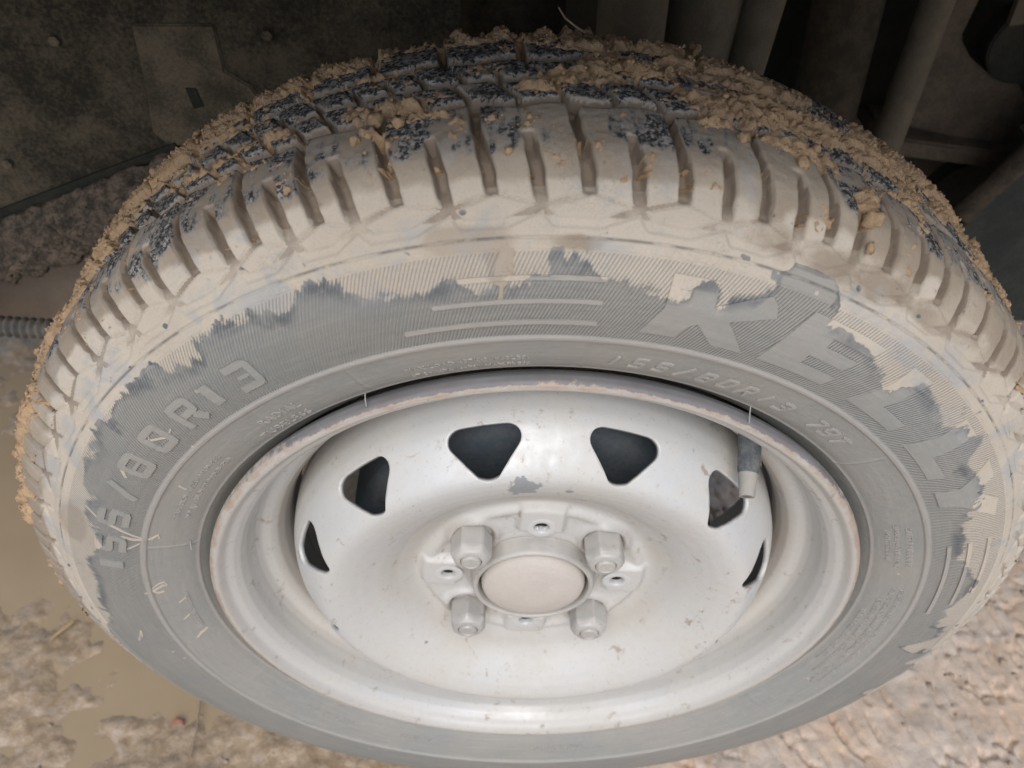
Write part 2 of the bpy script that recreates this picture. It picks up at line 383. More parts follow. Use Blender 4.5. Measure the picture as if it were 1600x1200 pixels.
def tyre_h(th, s):
    th = np.asarray(th, float); s = np.asarray(s, float)
    h = np.zeros(np.broadcast(th, s).shape)
    s0 = s
    s = np.where(s > SM, 2 * SM - s, s)                    # mirrored tread
    th0 = th; th = np.where(s0 > SM, -th + 3.1, th)
    # sidewall rings
    h += .55 * np.exp(-((s - 17.5) / .9) ** 2)
    h += .9 * sst(s, 43.4, 44.2) * (1 - sst(s, 45.9, 46.8))
    for d in DIV:
        dd = ((th - d + 180) % 360 - 180) * 3.5
        h += .45 * np.exp(-(dd / .7) ** 2) * sst(s, 17, 19) * (1 - sst(s, 43, 44))
    h += .35 * sst(s, 85.2, 86) * (1 - sst(s, 96, 99))
    h -= .9 * np.exp(-((s - 89.8) / .45) ** 2)
    # joints moulded in the shoulder
    wob = (fbm(s * .09, s * 0, 11, 2) - .5)
    tl = th + .95 * np.clip((s - 101) / 30, 0, 1.5) + wob * .5
    i, u, w = pitch_uv(tl)
    mmx = w * 4.75                                         # pitch width in mm near the shoulder
    x = u * mmx; xr = np.where(u > .5, x - mmx, x)
    d = 0
    sh = 0
    for (ax, ay, bx, by, wd_) in ((0, 101, .13, 95.3, 3.6), (.13, 95.3, .6, 95.0, 3.6), (.6, 95.0, 1, 101, 3.6), (0, 101, .5, 106, 2.2), (.5,106,1,101,.8)):
        dist = segd(x, s, ax * mmx, ay, bx * mmx, by)
        sh = np.maximum(sh, 1 - sst(dist, wd_ / 2 - .35, wd_ / 2 + .35))
    h = h - 1.0 * sh
    vary = 1 + .25 * (vn(i * 3.7, i * 1.3, 5) - .5)
    # long slots
    dl = np.abs(xr); lw = 4.6 * (1 - .25 * sst(s, 118, 131)) * vary
    ml = (1 - sst(dl, lw / 2 - .65, lw / 2 + .75)) * sst(s, 100.5, 103) * (1 - sst(s, 130, 132.5))
    h = np.minimum(h, -(1.2 + 6.6 * sst(s, 101, 110)) * ml + h * (1 - ml))
    xs = np.abs(x - .5 * mmx)
    ms = (1 - sst(xs, lw / 2 - .65, lw / 2 + .75)) * sst(s, 105, 106.6)
    ms = np.where(s > 152, 0, ms)
    h = np.minimum(h, -(4.2 + 3.6 * sst(s, 106, 112)) * ms + h * (1 - ms))
    # circumferential grooves
    for g, gw in ((152.5, 6.0), (SM, 5.4)):
        ss = s + 1.6 * np.sin(np.radians(th) * 56 * 1.0) * (1 if g == 152.5 else .4)
        mg = 1 - sst(np.abs(ss - g), gw / 2 - .6, gw / 2 + .6)
        h = np.minimum(h, -6.5 * mg + h * (1 - mg))
    # lateral grooves of the centre blocks, slanted
    tc = th + (s - 152) * .13 + 1.2
    ic, uc, wc = pitch_uv(tc)
    xc = uc * wc * 4.96; hm = wc * 4.96 / 2
    dc = np.minimum(np.minimum(xc, np.abs(xc - hm)), 2 * hm - xc)
    mc = (1 - sst(dc, 1.1, 1.9)) * sst(s, 152, 153)
    h = np.minimum(h, -5.0 * mc + h * (1 - mc))
    # cut edges of the blocks are worn uneven
    h = h + (fbm(th * 2.2, s * .4, 3, 3) - .5) * .55 * sst(s, 98, 120)
    return h
# mud edge radius against angle (dried film outside it)
EDGE = np.array([(-180,272),(-150,275),(-135,270),(-122,264),(-110,269),(-102,258),(-98,250),(-94,247),(-88,242),(-83,240),(-80,244),(-74,234),(-69,244),(-65,239),(-61,248),(-57,247),(-54,254),(-52,245),(-47,252),(-43,247),(-38,243),(-36,251),(-30,250),(-27,244),(-24,252),(-20,245),(-16,242),(-12,240),(-10,243),(-8,235),(-6,240),(-3,243),(-1,253),(2,245),(6,242),(10,239),(12,247),(14,241),(17,247),(19,262),(23,263),(24.5,246),(28,244),(30,244),(33,239),(36,237),(38,244),(40,243),(45,240),(48,246),(51,249),(54,235),(57,243),(61,240),(64,230),(68,228),(72,229),(76,237),(79,244),(84,238),(90,233),(93,246),(97,224),(100,262),(102,240),(106,262),(112,240),(116,262),(122,268),(150,275),(180,272)], float)
def mud_attr(th, s):
    t = (np.asarray(th, float) + 180) % 360 - 180
    R = np.interp(np.minimum(s, 100), _fs, _fR)
    Re = np.interp(t + (vn(t * 1.5, s * .12, 8) - .5) * 2.2, EDGE[:, 0], EDGE[:, 1])
    m = .5 + (R - Re) / 22.0
    m = np.where(s > 95, np.maximum(m, .74), m)
    m = np.clip(m, 0, 1)
    # clean dark patches in the smooth ring near the shoulder
    for (a0, s0, wa, ws, am) in ((21, 88, 2.6, 3.2, .9), (14.5, 91, .8, 2, .5), (28, 88, 2, 2, .3), (46, 90, 3, 3, .35), (-101, 83, 4, 6, 1.), (-111, 88, 6, 5, 1.), (-121, 91, 4, 3.5, .8), (-63, 76, 2, 4, .5), (-50, 80, 1.5, 4, .6), (-43, 84, 1.2, 3, .6)):
        m = m - am * np.exp(-((t - a0) / wa) ** 2 - ((s - s0) / ws) ** 2)
    return m
def tone_attr(th, s):
    t = (np.asarray(th, float) + 180) % 360 - 180
    o = .70 * sst(s, 101 + 9 * vn(t * .4, 0 * t, 77), 117) + .3 * sst(s, 135, 150)
    for (a0, s0, wa, ws, am) in ((-2, 140, 6, 25, .7), (-10, 90, 5, 8, .8), (0, 88, 4, 5, .6), (-6.5, 78, 1.1, 9, 1.0), (24, 98, 8, 12, .6), (12, 100, 6, 10, .4),
                                 (-72, 82, 5, 10, .9), (-84, 108, 14, 9, 1.), (-100, 106, 10, 9, .8), (-66, 108, 8, 9, .6), (42, 105, 16, 9, .5), (35, 98, 3, 4, .5)):
        o = o + am * np.exp(-((t - a0) / wa) ** 2 - ((s - s0) / ws) ** 2)
    return np.clip(o, 0, 1)
def worn_attr(th, s, h):
    t = (np.asarray(th, float) + 180) % 360 - 180
    lim = 120 + 9 * (vn(t * .35, 0 * t, 31) - .5) - 5 * sst(-t, 12, 22) + 9 * sst(t, 30, 50) + 6 * sst(-t, 40, 55)
    o = .56 * sst(s, lim - 5, lim + 7) + .16 * sst(s, 146, 158)
    o = o * (1 - .35 * sst(t, 30, 60))
    o = np.where(s > 2 * SM - 118, .2, o)
    o = o * sst(h, -2.0, -.6)
    for (a0, s0, wa, ws, am) in ((-1.5, 142, 2.2, 13, .6), (-6, 108, 5, 10, .4), (13, 122, 5, 10, .2)):
        o = o - am * np.exp(-((t - a0) / wa) ** 2 - ((s - s0) / ws) ** 2)
    return np.clip(o, 0, 1)
def serr_attr(th, s): return sst(s, 46.8, 47.4) * (1 - sst(s, 84.4, 85.2))
def uv_of(th, s):
    return np.stack([np.radians(th) * .25 + 0 * s, s / 1000.0 + 0 * th], -1)

def tyre_patch(th, s, h=None, extra=0.0):
    TH, SS = np.broadcast_arrays(th, s)
    hh = tyre_h(TH, SS) if h is None else h
    P = tyre_point(TH.ravel(), SS.ravel(), (hh + extra).ravel())
    P[:, 2] += 285; P /= 1000
    at = dict(mud=mud_attr(TH, SS).ravel(), tone=tone_attr(TH, SS).ravel(), worn=worn_attr(TH, SS, hh).ravel(), serr=serr_attr(TH, SS).ravel(),
              wet=np.maximum(sst(-hh, .5, 2.2) * sst(SS, 104, 112), .52 * sst(-hh, .5, .9) * sst(SS, 92, 94)).ravel(), seam=np.exp(-((SS - 89.8) / .42) ** 2).ravel(), pit=(sst(SS, 84, 86) * (1 - sst(SS, 99, 103))).ravel(), proud=(.8 * sst(SS, 43.4, 44.2) * (1 - sst(SS, 45.9, 46.8)) + .8 * np.exp(-((SS - 17.5) / .9) ** 2)).ravel())  # wet grows with groove depth: slot mud plus painted recess shade
    return P, at, uv_of(TH.ravel(), SS.ravel())

# ------------------------------------------------------------------ the wheel
wheel = tag(empty('mounted_car_wheel', (0, 0, 0)), 'silver steel car wheel with a muddy tyre, four nuts and a dusty centre cap', 'wheel')

s_rows = np.unique(np.round(np.r_[np.arange(0, 15, 2.5), np.arange(15, 20, .6), np.arange(20.5, 42, 2.2), np.arange(42.5, 47.6, .45), np.arange(49, 84, 2.2),
                   np.arange(84.4, 92, .35), np.arange(92, 2 * SM - 128, .62), np.arange(2 * SM - 128, STOT - .1, 4), [STOT - .1]], 3))
t_cols = np.r_[np.arange(-102, 92, .13), np.arange(92, 257.8, .52), 258.0]
TH, SS = np.meshgrid(t_cols, s_rows)
_m = np.minimum(SS, 2 * SM - SS); _sg = np.where(SS > SM, -1, 1)
TH = TH - np.where(SS < SM + 13, .95 * np.clip((_m - 101) / 30, 0, 1.5) + .5 * (fbm(_m * .09, _m * 0, 11, 2) - .5), 0)
HH = tyre_h(TH, SS)
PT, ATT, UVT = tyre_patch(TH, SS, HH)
nr, nc = TH.shape
FT = grid_faces(nr, nc, False)
# wrap seam of the angle is hidden at the bottom back, uv of the last column is harmless there
fth = TH.ravel()[FT[:, 0]]; fs = SS.ravel()[FT[:, :]].mean(1)
tl = fth + .95 * np.clip((fs - 101) / 30, 0, 1.5)
i_, u_, w_ = pitch_uv(tl)
lab = np.full(len(FT), -1, int)
vis = (fth > -78) & (fth < 74)
m1 = vis & (fs > 102) & (fs < 152.5)
lab[m1] = (i_[m1] * 2 + (u_[m1] > .5))
tc = fth + (fs - 152) * .13 + 1.2
ic, uc, wc = pitch_uv(tc)
m2 = vis & (fs >= 152.5) & (fs < SM)
lab[m2] = 1000 + (ic[m2] * 2 + (uc[m2] > .5))
tcm = (-fth + 3.1) + ((2 * SM - fs) - 152) * .13 + 1.2
ic2, uc2, wc2 = pitch_uv(tcm)
m3 = vis & (fs >= SM) & (fs < GRO[2])
lab[m3] = 2000 + (ic2[m3] * 2 + (uc2[m3] > .5))
def sub_tyre(name, mask, parent):
    F = FT[mask]; idx, inv = np.unique(F, return_inverse=True)
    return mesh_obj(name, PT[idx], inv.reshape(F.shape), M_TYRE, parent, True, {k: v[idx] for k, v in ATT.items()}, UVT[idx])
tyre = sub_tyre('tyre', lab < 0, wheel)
labs, cnt = np.unique(lab[lab >= 0], return_counts=True)
order = np.argsort(lab, kind='stable'); ls = lab[order]
for l_, c_ in zip(labs, cnt):
    a0 = np.searchsorted(ls, l_); mask = order[a0:a0 + c_]
    sub_tyre('tread_block', mask, tyre)

# ---- raised lettering on the sidewall
def wrap_shape(name, bm, th0, R0, parent, hgt=.8, mid=None, proud=0.0):
    """bm holds flat faces in (x, y) mm: x along the arc, y outwards; wrapped on to the sidewall and given thickness"""
    bmesh.ops.triangulate(bm, faces=bm.faces)
    for _ in range(3):
        long_e = [e for e in bm.edges if e.calc_length() > 3.0]
        if not long_e: break
        bmesh.ops.subdivide_edges(bm, edges=long_e, cuts=1)
        bmesh.ops.triangulate(bm, faces=bm.faces)
    for f in bm.faces:
        if f.normal.z < 0: f.normal_flip()
    ret = bmesh.ops.extrude_face_region(bm, geom=list(bm.faces))
    top = {v for v in ret['geom'] if isinstance(v, bmesh.types.BMVert)}
    for v in top: v.co.z = 1
    bm.verts.ensure_lookup_table(); bm.verts.index_update()
    co = np.array([v.co[:] for v in bm.verts])
    F = [[v.index for v in f.verts] for f in bm.faces]
    bm.free()
    th = th0 + np.degrees(co[:, 0] / (mid or R0 + 12)); R = R0 + co[:, 1]
    s = s_of_R(R)
    base = 0
    h = np.where(co[:, 2] > .5, hgt, -.4)
    P = tyre_point(th, s, h); P[:, 2] += 285; P /= 1000
    at = dict(mud=mud_attr(th, s), tone=tone_attr(th, s), worn=np.zeros(len(th)), serr=np.zeros(len(th)), wet=np.zeros(len(th)), pit=np.zeros(len(th)), seam=np.zeros(len(th)), proud=np.where(co[:, 2] > .5, proud, max(proud, .45)))
    F3 = [f for f in F]
    o = mesh_obj(name, P, F3, M_TYRE, parent, False, at, uv_of(th, s))
    b2 = bmesh.new(); b2.from_mesh(o.data); bmesh.ops.recalc_face_normals(b2, faces=b2.faces); b2.to_mesh(o.data); b2.free()
    return o
def poly_bm(polys):
    bm = bmesh.new()
    for p in polys:
        vs = [bm.verts.new((x, y, 0)) for x, y in p]
        for tri in tessellate_polygon([[Vector((x, y, 0)) for x, y in p]]):
            try: bm.faces.new([vs[i] for i in tri])
            except ValueError: pass
    return bm
def stroke_polys(pts, w, closed=False):
    """mitred ribbon as quads"""
    n = len(pts); L = []; Rr = []
    for i in range(n):
        if closed: a, b, c = Vector(pts[i - 1]), Vector(pts[i]), Vector(pts[(i + 1) % n])
        else: a, b, c = Vector(pts[max(i - 1, 0)]), Vector(pts[i]), Vector(pts[min(i + 1, n - 1)])
        d1 = (b - a).normalized() if (b - a).length else (c - b).normalized()
        d2 = (c - b).normalized() if (c - b).length else d1
        t = (d1 + d2).normalized(); nn = Vector((-t.y, t.x)); k = w / 2 / max(.35, nn.dot(Vector((-d1.y, d1.x))))
        L.append(b + nn * k); Rr.append(b - nn * k)
    m = n if closed else n - 1
    return [[tuple(Rr[i]), tuple(Rr[(i + 1) % n]), tuple(L[(i + 1) % n]), tuple(L[i])] for i in range(m)]
def chamfer(pts, closed, c):
    out = []; n = len(pts)
    for i, p in enumerate(pts):
        if not closed and i in (0, n - 1): out.append(p); continue
        a, b, d = Vector(pts[i - 1]), Vector(p), Vector(pts[(i + 1) % n])
        k = min(c, (b - a).length * .45, (d - b).length * .45)
        p1 = b + (a - b).normalized() * k; p2 = b + (d - b).normalized() * k
        out += [tuple(p1), tuple(b * .5 + (p1 + p2) * .25), tuple(p2)]
    return out
def strokes_bm(strokes, w, shear=0.0):
    bm = bmesh.new()
    for si, (pts, closed) in enumerate(strokes):
        if len(pts) > 2: pts = chamfer(pts, closed, w * .5)
        for qd in stroke_polys(pts, w * (1 if si == 0 or abs(pts[0][1] - pts[-1][1]) > .1 else .5), closed):
            vs = [bm.verts.new((x + shear * y, y, 0)) for x, y in qd]
            bm.faces.new(vs)
        bmesh.ops.remove_doubles(bm, verts=bm.verts, dist=.02)
    return bm
# big block letters K E L L Y, traced as arc millimetres from the first corner at angle th0 on radius 221
def block(th0, pts, label):
    P_ = [((t - th0) * math.pi / 180 * 233, R - 221) for t, R in pts]
    o = wrap_shape('raised_letter', poly_bm([P_]), th0, 221, tyre, .65, 233); o['label'] = label
block(7.2, [(7.2,220.5),(10.9,220.5),(11.9,227.5),(12.6,229),(15.0,220.5),(18.6,220.5),(15.4,233.5),(19.6,240),(19.0,245),(18.2,247.5),(13.4,238),(13.0,247.5),(8.8,247.5),(8.8,234)], 'raised letter K')
block(20.4, [(20.4,220.5),(29.1,220.5),(29.8,226.5),(24.9,226.5),(25.0,231),(29.6,231),(30.0,237),(26.0,237),(26.1,241),(31.2,241),(31.6,247),(22.8,247.5),(21.6,236)], 'raised letter E')
block(33.4, [(33.4,220.5),(41.2,220.5),(41.9,227.3),(37.3,227.5),(39.2,247.5),(36.0,247.5),(35.4,238)], 'raised letter L')
block(45.0, [(45.0,220.5),(53.0,220.5),(53.6,227.5),(49.2,227.7),(49.6,247.5),(46.6,247.5),(46.3,235)], 'raised letter L')
block(56.4, [(56.4,220.5),(59.5,220.5),(60.6,230),(65.2,245),(62.2,247.5),(59.0,238),(57.6,247.5),(54.6,247.5),(57.0,231)], 'raised letter Y')
for (t0, t1, R) in ((-16.5, 2.8, 222.6), (-13, 2.9, 233), (-10.2, 3.0, 242.3), (69.2, 86.5, 223), (69.2, 84.2, 233), (69.6, 82.4, 243)):
    k = math.pi / 180 * (R)
    L_ = (t1 - t0) * k; n = 14; w = 1.0
    pts = [(-.3, 0)] + [(L_ * i / n, -w) for i in range(n + 1)] + [(L_ + .3, 0)] + [(L_ * i / n, w) for i in range(n, -1, -1)]
    wrap_shape('raised_bar', poly_bm([pts]), t0, R, tyre, .8, R, .8)
G = {'1': [([(0, 0), (0, 9)], False)],
     '3': [([(-3.4, 9), (3, 9), (3, 0), (-3.4, 0)], False), ([(-1.6, 4.5), (1.9, 4.5)], False)],
     '5': [([(3.2, 9), (-3, 9), (-3, 4.9), (3, 4.9), (3, 0), (-3.4, 0)], False)],
     '8': [([(-3, 0), (3, 0), (3, 9), (-3, 9)], True), ([(-1.9, 4.5), (1.9, 4.5)], False)],
     '0': [([(-3, 0), (3, 0), (3, 9), (-3, 9)], True)],
     'R': [([(-3, -1.3), (-3, 9), (3, 9), (3, 4.2), (-1.7, 4.2)], False), ([(1.2, 2.9), (3.4, -1.3)], False)],
     '/': [([(-2.5, -1), (2.5, 10)], False)],
     '7': [([(-3.2, 9), (3, 9), (0, -1)], False)],
     '9': [([(3, 4.2), (-3, 4.2), (-3, 9), (3, 9), (3, 0), (-3, 0)], False)],
     'T': [([(-3.6, 9), (3.6, 9)], False), ([(0, 7.7), (0, -1)], False)]}
for ch, t in (('3', -34.8), ('1', -39.6), ('R', -44.0), ('0', -50.0), ('8', -56.0), ('/', -61.6), ('5', -67.6), ('5', -73.6), ('1', -78.4)):
    gs = [([(x * 1.75, y * 1.3) for x, y in p], c) for p, c in G[ch]]
    if ch in '35' : gs[0] = (gs[0][0], False)
    o = wrap_shape('raised_letter', strokes_bm(gs, 3.5 if ch not in '1' else 5.2), t, 223.0, tyre, .9, 228, .08)
def small_glyphs(word, t0, t1, R, hgt, w, shear=.35, lift=.8):
    sc = hgt / 11.0; n = len(word)
    for k, ch in enumerate(word):
        if ch == ' ': continue
        st = [([(x * sc, y * sc) for x, y in p], c) for p, c in G[ch]]
        wrap_shape('raised_letter', strokes_bm(st, w, shear), t0 + (t1 - t0) * k / (n - 1), R, tyre, lift, R + 3, .9)
small_glyphs('155/80R13', 5.8, 29.2, 196, 8.2, 1.25)
small_glyphs('79T', 35.0, 40.0, 197, 8.2, 1.25)
def text_arc(txt, t_mid, R, size, lift=.5, flip=False, spacing=1.0):
    cu = bpy.data.curves.new('t', 'FONT'); cu.body = txt; cu.size = size; cu.align_x = 'CENTER'; cu.resolution_u = 1
    cu.space_character = spacing
    to = bpy.data.objects.new('t', cu); COL.objects.link(to)
    me = to.to_mesh(); bm = bmesh.new(); bm.from_mesh(me); to.to_mesh_clear()
    bpy.data.objects.remove(to); bpy.data.curves.remove(cu)
    if not bm.faces: bm.free(); return
    if flip:
        for v in bm.verts: v.co.x *= -1; v.co.y *= -1
    o = wrap_shape('raised_lettering', bm, t_mid, R, tyre, lift, R + size / 2, .95)
    return o
text_arc('MAX.LOAD 437KG (963LBS)', -11.5, 197.6, 3.9, spacing=1.12)
text_arc('AT 300KPA (44PSI) MAX.PRESS', -11.5, 191.8, 3.9, spacing=1.0)
text_arc('RADIAL', -37.0, 199.4, 6.2, spacing=1.15)
text_arc('TUBELESS', -38.5, 191.0, 6.2, spacing=1.15)
text_arc('TREAD 1 RAYON+1 STEEL+1 NYLON PLIES', -58.0, 200.4, 3.2)
text_arc('SIDEWALL 1 RAYON PLY  MADE IN SPAIN', -58.0, 195.0, 3.2)
text_arc('Installation instructions', -93, 195.5, 4.0)
text_arc('SAFETY WARNING', 69.5, 203.5, 4.4)
text_arc('SERIOUS INJURY MAY RESULT', 69.5, 198.3, 3.2)
text_arc('FROM TYRE FAILURE', 69.5, 194.2, 3.2)
for k, t in enumerate(('FOLLOW OWNERS MANUAL FOR PROPER INFLATION AND LOADING', 'ONLY SPECIALLY TRAINED PERSONS SHOULD MOUNT TYRES ON RIMS', 'EXPLOSION OF TYRE AND RIM ASSEMBLY MAY OCCUR', 'NEVER EXCEED MOUNTING PRESSURE')):
    text_arc(t, 97 + k * .5, 204.0 - k * 4.2, 3.6)
text_arc('DOT  M1 X9  A0 13', -138, 197.0, 5)
text_arc('E11 023774', -158, 197.0, 5)
text_arc('OUTSIDE  79T', 172, 197.0, 6)

# moulding hairs
hb = MB()
for t, R, ln in ((-26.5, 188, 6), (27.5, 188, 7.5), (-73, 192, 5)):
    a = math.radians(t); p = tyre_point(np.array([t]), s_of_R(np.array([R])), np.array([0.]))[0]
    hb.tube([p, (p[0], p[1] - ln * .3, p[2] - ln * .5), (p[0] + .4, p[1] - ln * .5, p[2] - ln)], .3, 5)
hb.build('rubber_hair', M_HAIR, tyre)

# splashes: thin pale mud runs stuck on the sidewall
def splash(points, w, tn=0.0):
    polys = []
    pts = [((t - points[0][0]) * math.pi / 180 * 205, R - points[0][1]) for t, R in points]
    bm = bmesh.new(); prev = None
    for i, p in enumerate(pts):
        a = Vector(pts[max(i - 1, 0)]); b = Vector(pts[min(i + 1, len(pts) - 1)]); d = (b - a).normalized()
        ww = w * (.35 + .65 * math.sin(math.pi * (i + .5) / len(pts))) * random.uniform(.8, 1.2)
        l = bm.verts.new((p[0] - d.y * ww, p[1] + d.x * ww, 0)); r = bm.verts.new((p[0] + d.y * ww, p[1] - d.x * ww, 0))
        if prev: bm.faces.new((prev[0], prev[1], r, l))
        prev = (l, r)
    o = wrap_shape('dried_splash', bm, points[0][0], points[0][1], tyre, .35, 205)
    n_ = len(o.data.vertices); o.data.attributes['mud'].data.foreach_set('value', np.ones(n_, np.float32))
    o.data.attributes['tone'].data.foreach_set('value', np.full(n_, tn, np.float32))
for pts, w in (([(-67.5,243),(-69,234),(-70,226),(-71,219),(-71.6,213)], .7), ([(-71.8,214),(-71.6,210),(-70.6,207),(-71.6,206.5)], .7), ([(-71.5,224),(-72,219),(-71.9,214)], .8),
               ([(-75,223),(-74,219),(-72.8,215)], .5), ([(-86,216),(-85.6,212),(-84.4,206),(-84.6,204)], .6), ([(-85.4,212),(-86.2,209),(-86,206)], .9),
               ([(-84.3,204),(-83.5,205),(-83.8,208),(-85,212)], .45), ([(-101,203),(-100,199),(-99.4,195)], .9), ([(-99,235),(-97.6,231),(-96.2,229)], 1.1),
               ([(-50,234),(-51,231),(-49,226),(-47.6,228)], .55), ([(-56,236),(-58,233),(-59,230)], .8), ([(-58,207),(-58.6,203)], .7), ([(-63.5,196),(-63,194)], .9),
               ([(-90,201),(-89,197)], .5), ([(-95,203),(-94,199)], .5)):
    splash(pts, w)

splash([(-5.4, 255), (-5.9, 248), (-6.1, 243), (-6.6, 239.5)], 3.2, .9)
splash([(-6.3, 240), (-6.5, 235), (-6.8, 231.5)], .8, .9)
# ---- mud crust on the tread: broken layer with real thickness
CR = [(1,173,4,6,1),(5,186,5,9,1),(-3,163,2.5,3.5,.85),(14,196,9,12,1.15),(16,170,7,13,1.05),(26,174,8,13,1.1),(18,147,4,6,.95),(28,149,3,5,.8),(24,128,1.0,11,1.0),(11,148,2,3,.7),
      (-15,158,3.2,6,1.0),(-11.5,147,2.0,5,.8),(-16,141,1.2,4,.7),(-6,140,.9,3,.6),(38,196,10,14,1.1),(34,168,3,8,.8),(52,180,12,18,1.0),(66,160,10,25,.9),(44,158,2.5,7,.7),
      (-44,206,14,16,1.2),(-50,178,7,14,1.1),(-57,146,7,12,1.1),(-67,128,9,8,1.05),(-76,122,5,7,.9),(-30,212,14,10,1.0),(-5,214,12,8,.8),(-38,186,4,6,.6),
      (-27,165,4,4,.6),(-35,165,3,4,.6),(5,206,10,8,.9),(-16,190,4,3,.6),(-22,128,1.2,4,.6),(-46,160,3,8,.5)]
ct = np.arange(-100, 82, .15); cs = np.arange(108, 2 * SM - 112, .75)
CT, CS = np.meshgrid(ct, cs)
mk = np.zeros(CT.shape)
for (a0, s0, wa, ws, am) in CR:
    mk = np.maximum(mk, am * np.exp(-(np.abs(CT - a0) / wa) ** 2.5 - (np.abs(CS - s0) / ws) ** 2.5))
mk += .18
bh = tyre_h(CT, CS)
x_ = CT * 4.96; y_ = CS
n_lo = fbm(x_ / 9, y_ / 9, 41, 3); n_md = fbm(x_ / 3.0, y_ / 3.0, 51, 4, .65); n_hi = fbm(x_ / 1.5, y_ / 1.5, 61, 2)
bill = 1 - np.abs(2 * vn(x_ / 2.6, y_ / 2.6, 71) - 1)
lay = (mk - .62 + (n_lo - .5) * 1.35) * 5.0 + (n_md - .5) * 3.4 + (n_hi - .5) * 3.0 + (bill - .5) * 1.0
lay = np.where(lay > 0, np.minimum(lay, 3.2 + (n_md - .5) * 2.4), lay)
lay = np.maximum(lay, -1.0)
top_ = np.maximum(bh, -4.0) * .55
hc = np.where(lay > 0, np.maximum(bh, top_) + lay, bh - .6)
P_, at_, uv_ = tyre_patch(CT, CS, hc)
Fc = grid_faces(*CT.shape)
keep = (lay.ravel()[Fc] > 0).any(1)
F_ = Fc[keep]; idx, inv = np.unique(F_, return_inverse=True)
mc_o = mesh_obj('mud_crust', P_[idx], inv.reshape(F_.shape), M_CRUMB, wheel, False)
mc_o['kind'] = 'stuff'
# crumbs lying in and on the tread
ico = bmesh.new(); bmesh.ops.create_icosphere(ico, subdivisions=1, radius=1); ico.verts.ensure_lookup_table()
IV = np.array([v.co[:] for v in ico.verts]); IF = np.array([[v.index for v in f.verts] for f in ico.faces]); ico.free()
ico = bmesh.new(); bmesh.ops.create_icosphere(ico, subdivisions=2, radius=1); ico.verts.ensure_lookup_table()
IV2 = np.array([v.co[:] for v in ico.verts]); IF2 = np.array([[v.index for v in f.verts] for f in ico.faces]); ico.free()
rng = np.random.default_rng(7)
def clods(centres, radii, seed=0, big=False):
    Vs = []; Fs = []; o = 0; iv, ifc = (IV2, IF2) if big else (IV, IF)
    for c, r in zip(centres, radii):
        q = rng.normal(size=(3, 3)); qq, _ = np.linalg.qr(q)
        sc = rng.uniform(.6, 1.25, 3)
        d = 1 + (rng.random(len(iv)) - .5) * .8
        v = (iv * d[:, None] * sc) @ qq * r + c
        Vs.append(v); Fs.append(ifc + o); o += len(iv)
    return np.vstack(Vs), np.vstack(Fs)
cen = []; rad = []
while len(cen) < 5200:
    t = rng.uniform(-84, 80); s = rng.uniform(110, 2 * SM - 112)
    i0 = int((t + 100) / .15); j0 = int((s - 108) / .75)
    if j0 >= len(cs): continue
    pm = mk[j0, i0]
    if rng.random() > (.015 + 1.0 * max(0, pm - .25)): continue
    r = min(3.0, (.34 * math.exp(rng.normal() * .55))) * (1.15 if pm > .7 else .8)
    cen.append(tyre_point(np.array([t]), np.array([s]), np.array([max(hc[j0, i0], bh[j0, i0]) + r * .35]))[0]); rad.append(r)
cen = np.array(cen); Vc, Fc2 = clods(cen, rad)
Vc[:, 2] += 285
o = mesh_obj('mud_crumbs', Vc / 1000, Fc2, M_CRUMB, wheel, False); o['kind'] = 'stuff'
# larger lumps that can be told apart
for (t, s, r) in ((24, 120, 3.8), (24.2, 131, 3.2), (-13.6, 143, 2.6), (-15.5, 148, 2.8), (-17, 137, 2.4), (-5.2, 121, 1.5), (-38, 222, 4), (-36, 226, 4), (-6, 224, 4.2), (-10, 222, 3.2), (12, 224, 3.6), (2, 222, 2.6), (57, 168, 3.5), (46, 190, 3.8), (-71, 128, 3.2), (-78, 126, 3.4), (18, 136, 2.6), (24.8, 110, 2.4), (-22.5, 121, 1.6), (13, 141, 2.4), (-65, 132, 3.5)):
    c = tyre_point(np.array([t]), np.array([float(s)]), np.array([r * .45]))[0]
    v, f = clods([c], [r], big=True); v[:, 2] += 285
    mesh_obj('mud_lump', v / 1000, f, M_CRUMB, wheel, True)
tw = MB(); c = tyre_point(np.array([1.5]), np.array([214.]), np.array([2.]))[0]
tw.tube([c, c + np.array([-4, 2, 1.5]), c + np.array([-9, 5, 4]), c + np.array([-12, 6, 8])], [.5, .45, .4, .3], 6)
tag(tw.build('twig', M_TWIG), 'thin dry twig stuck in the mud on top of the tyre', 'twig')

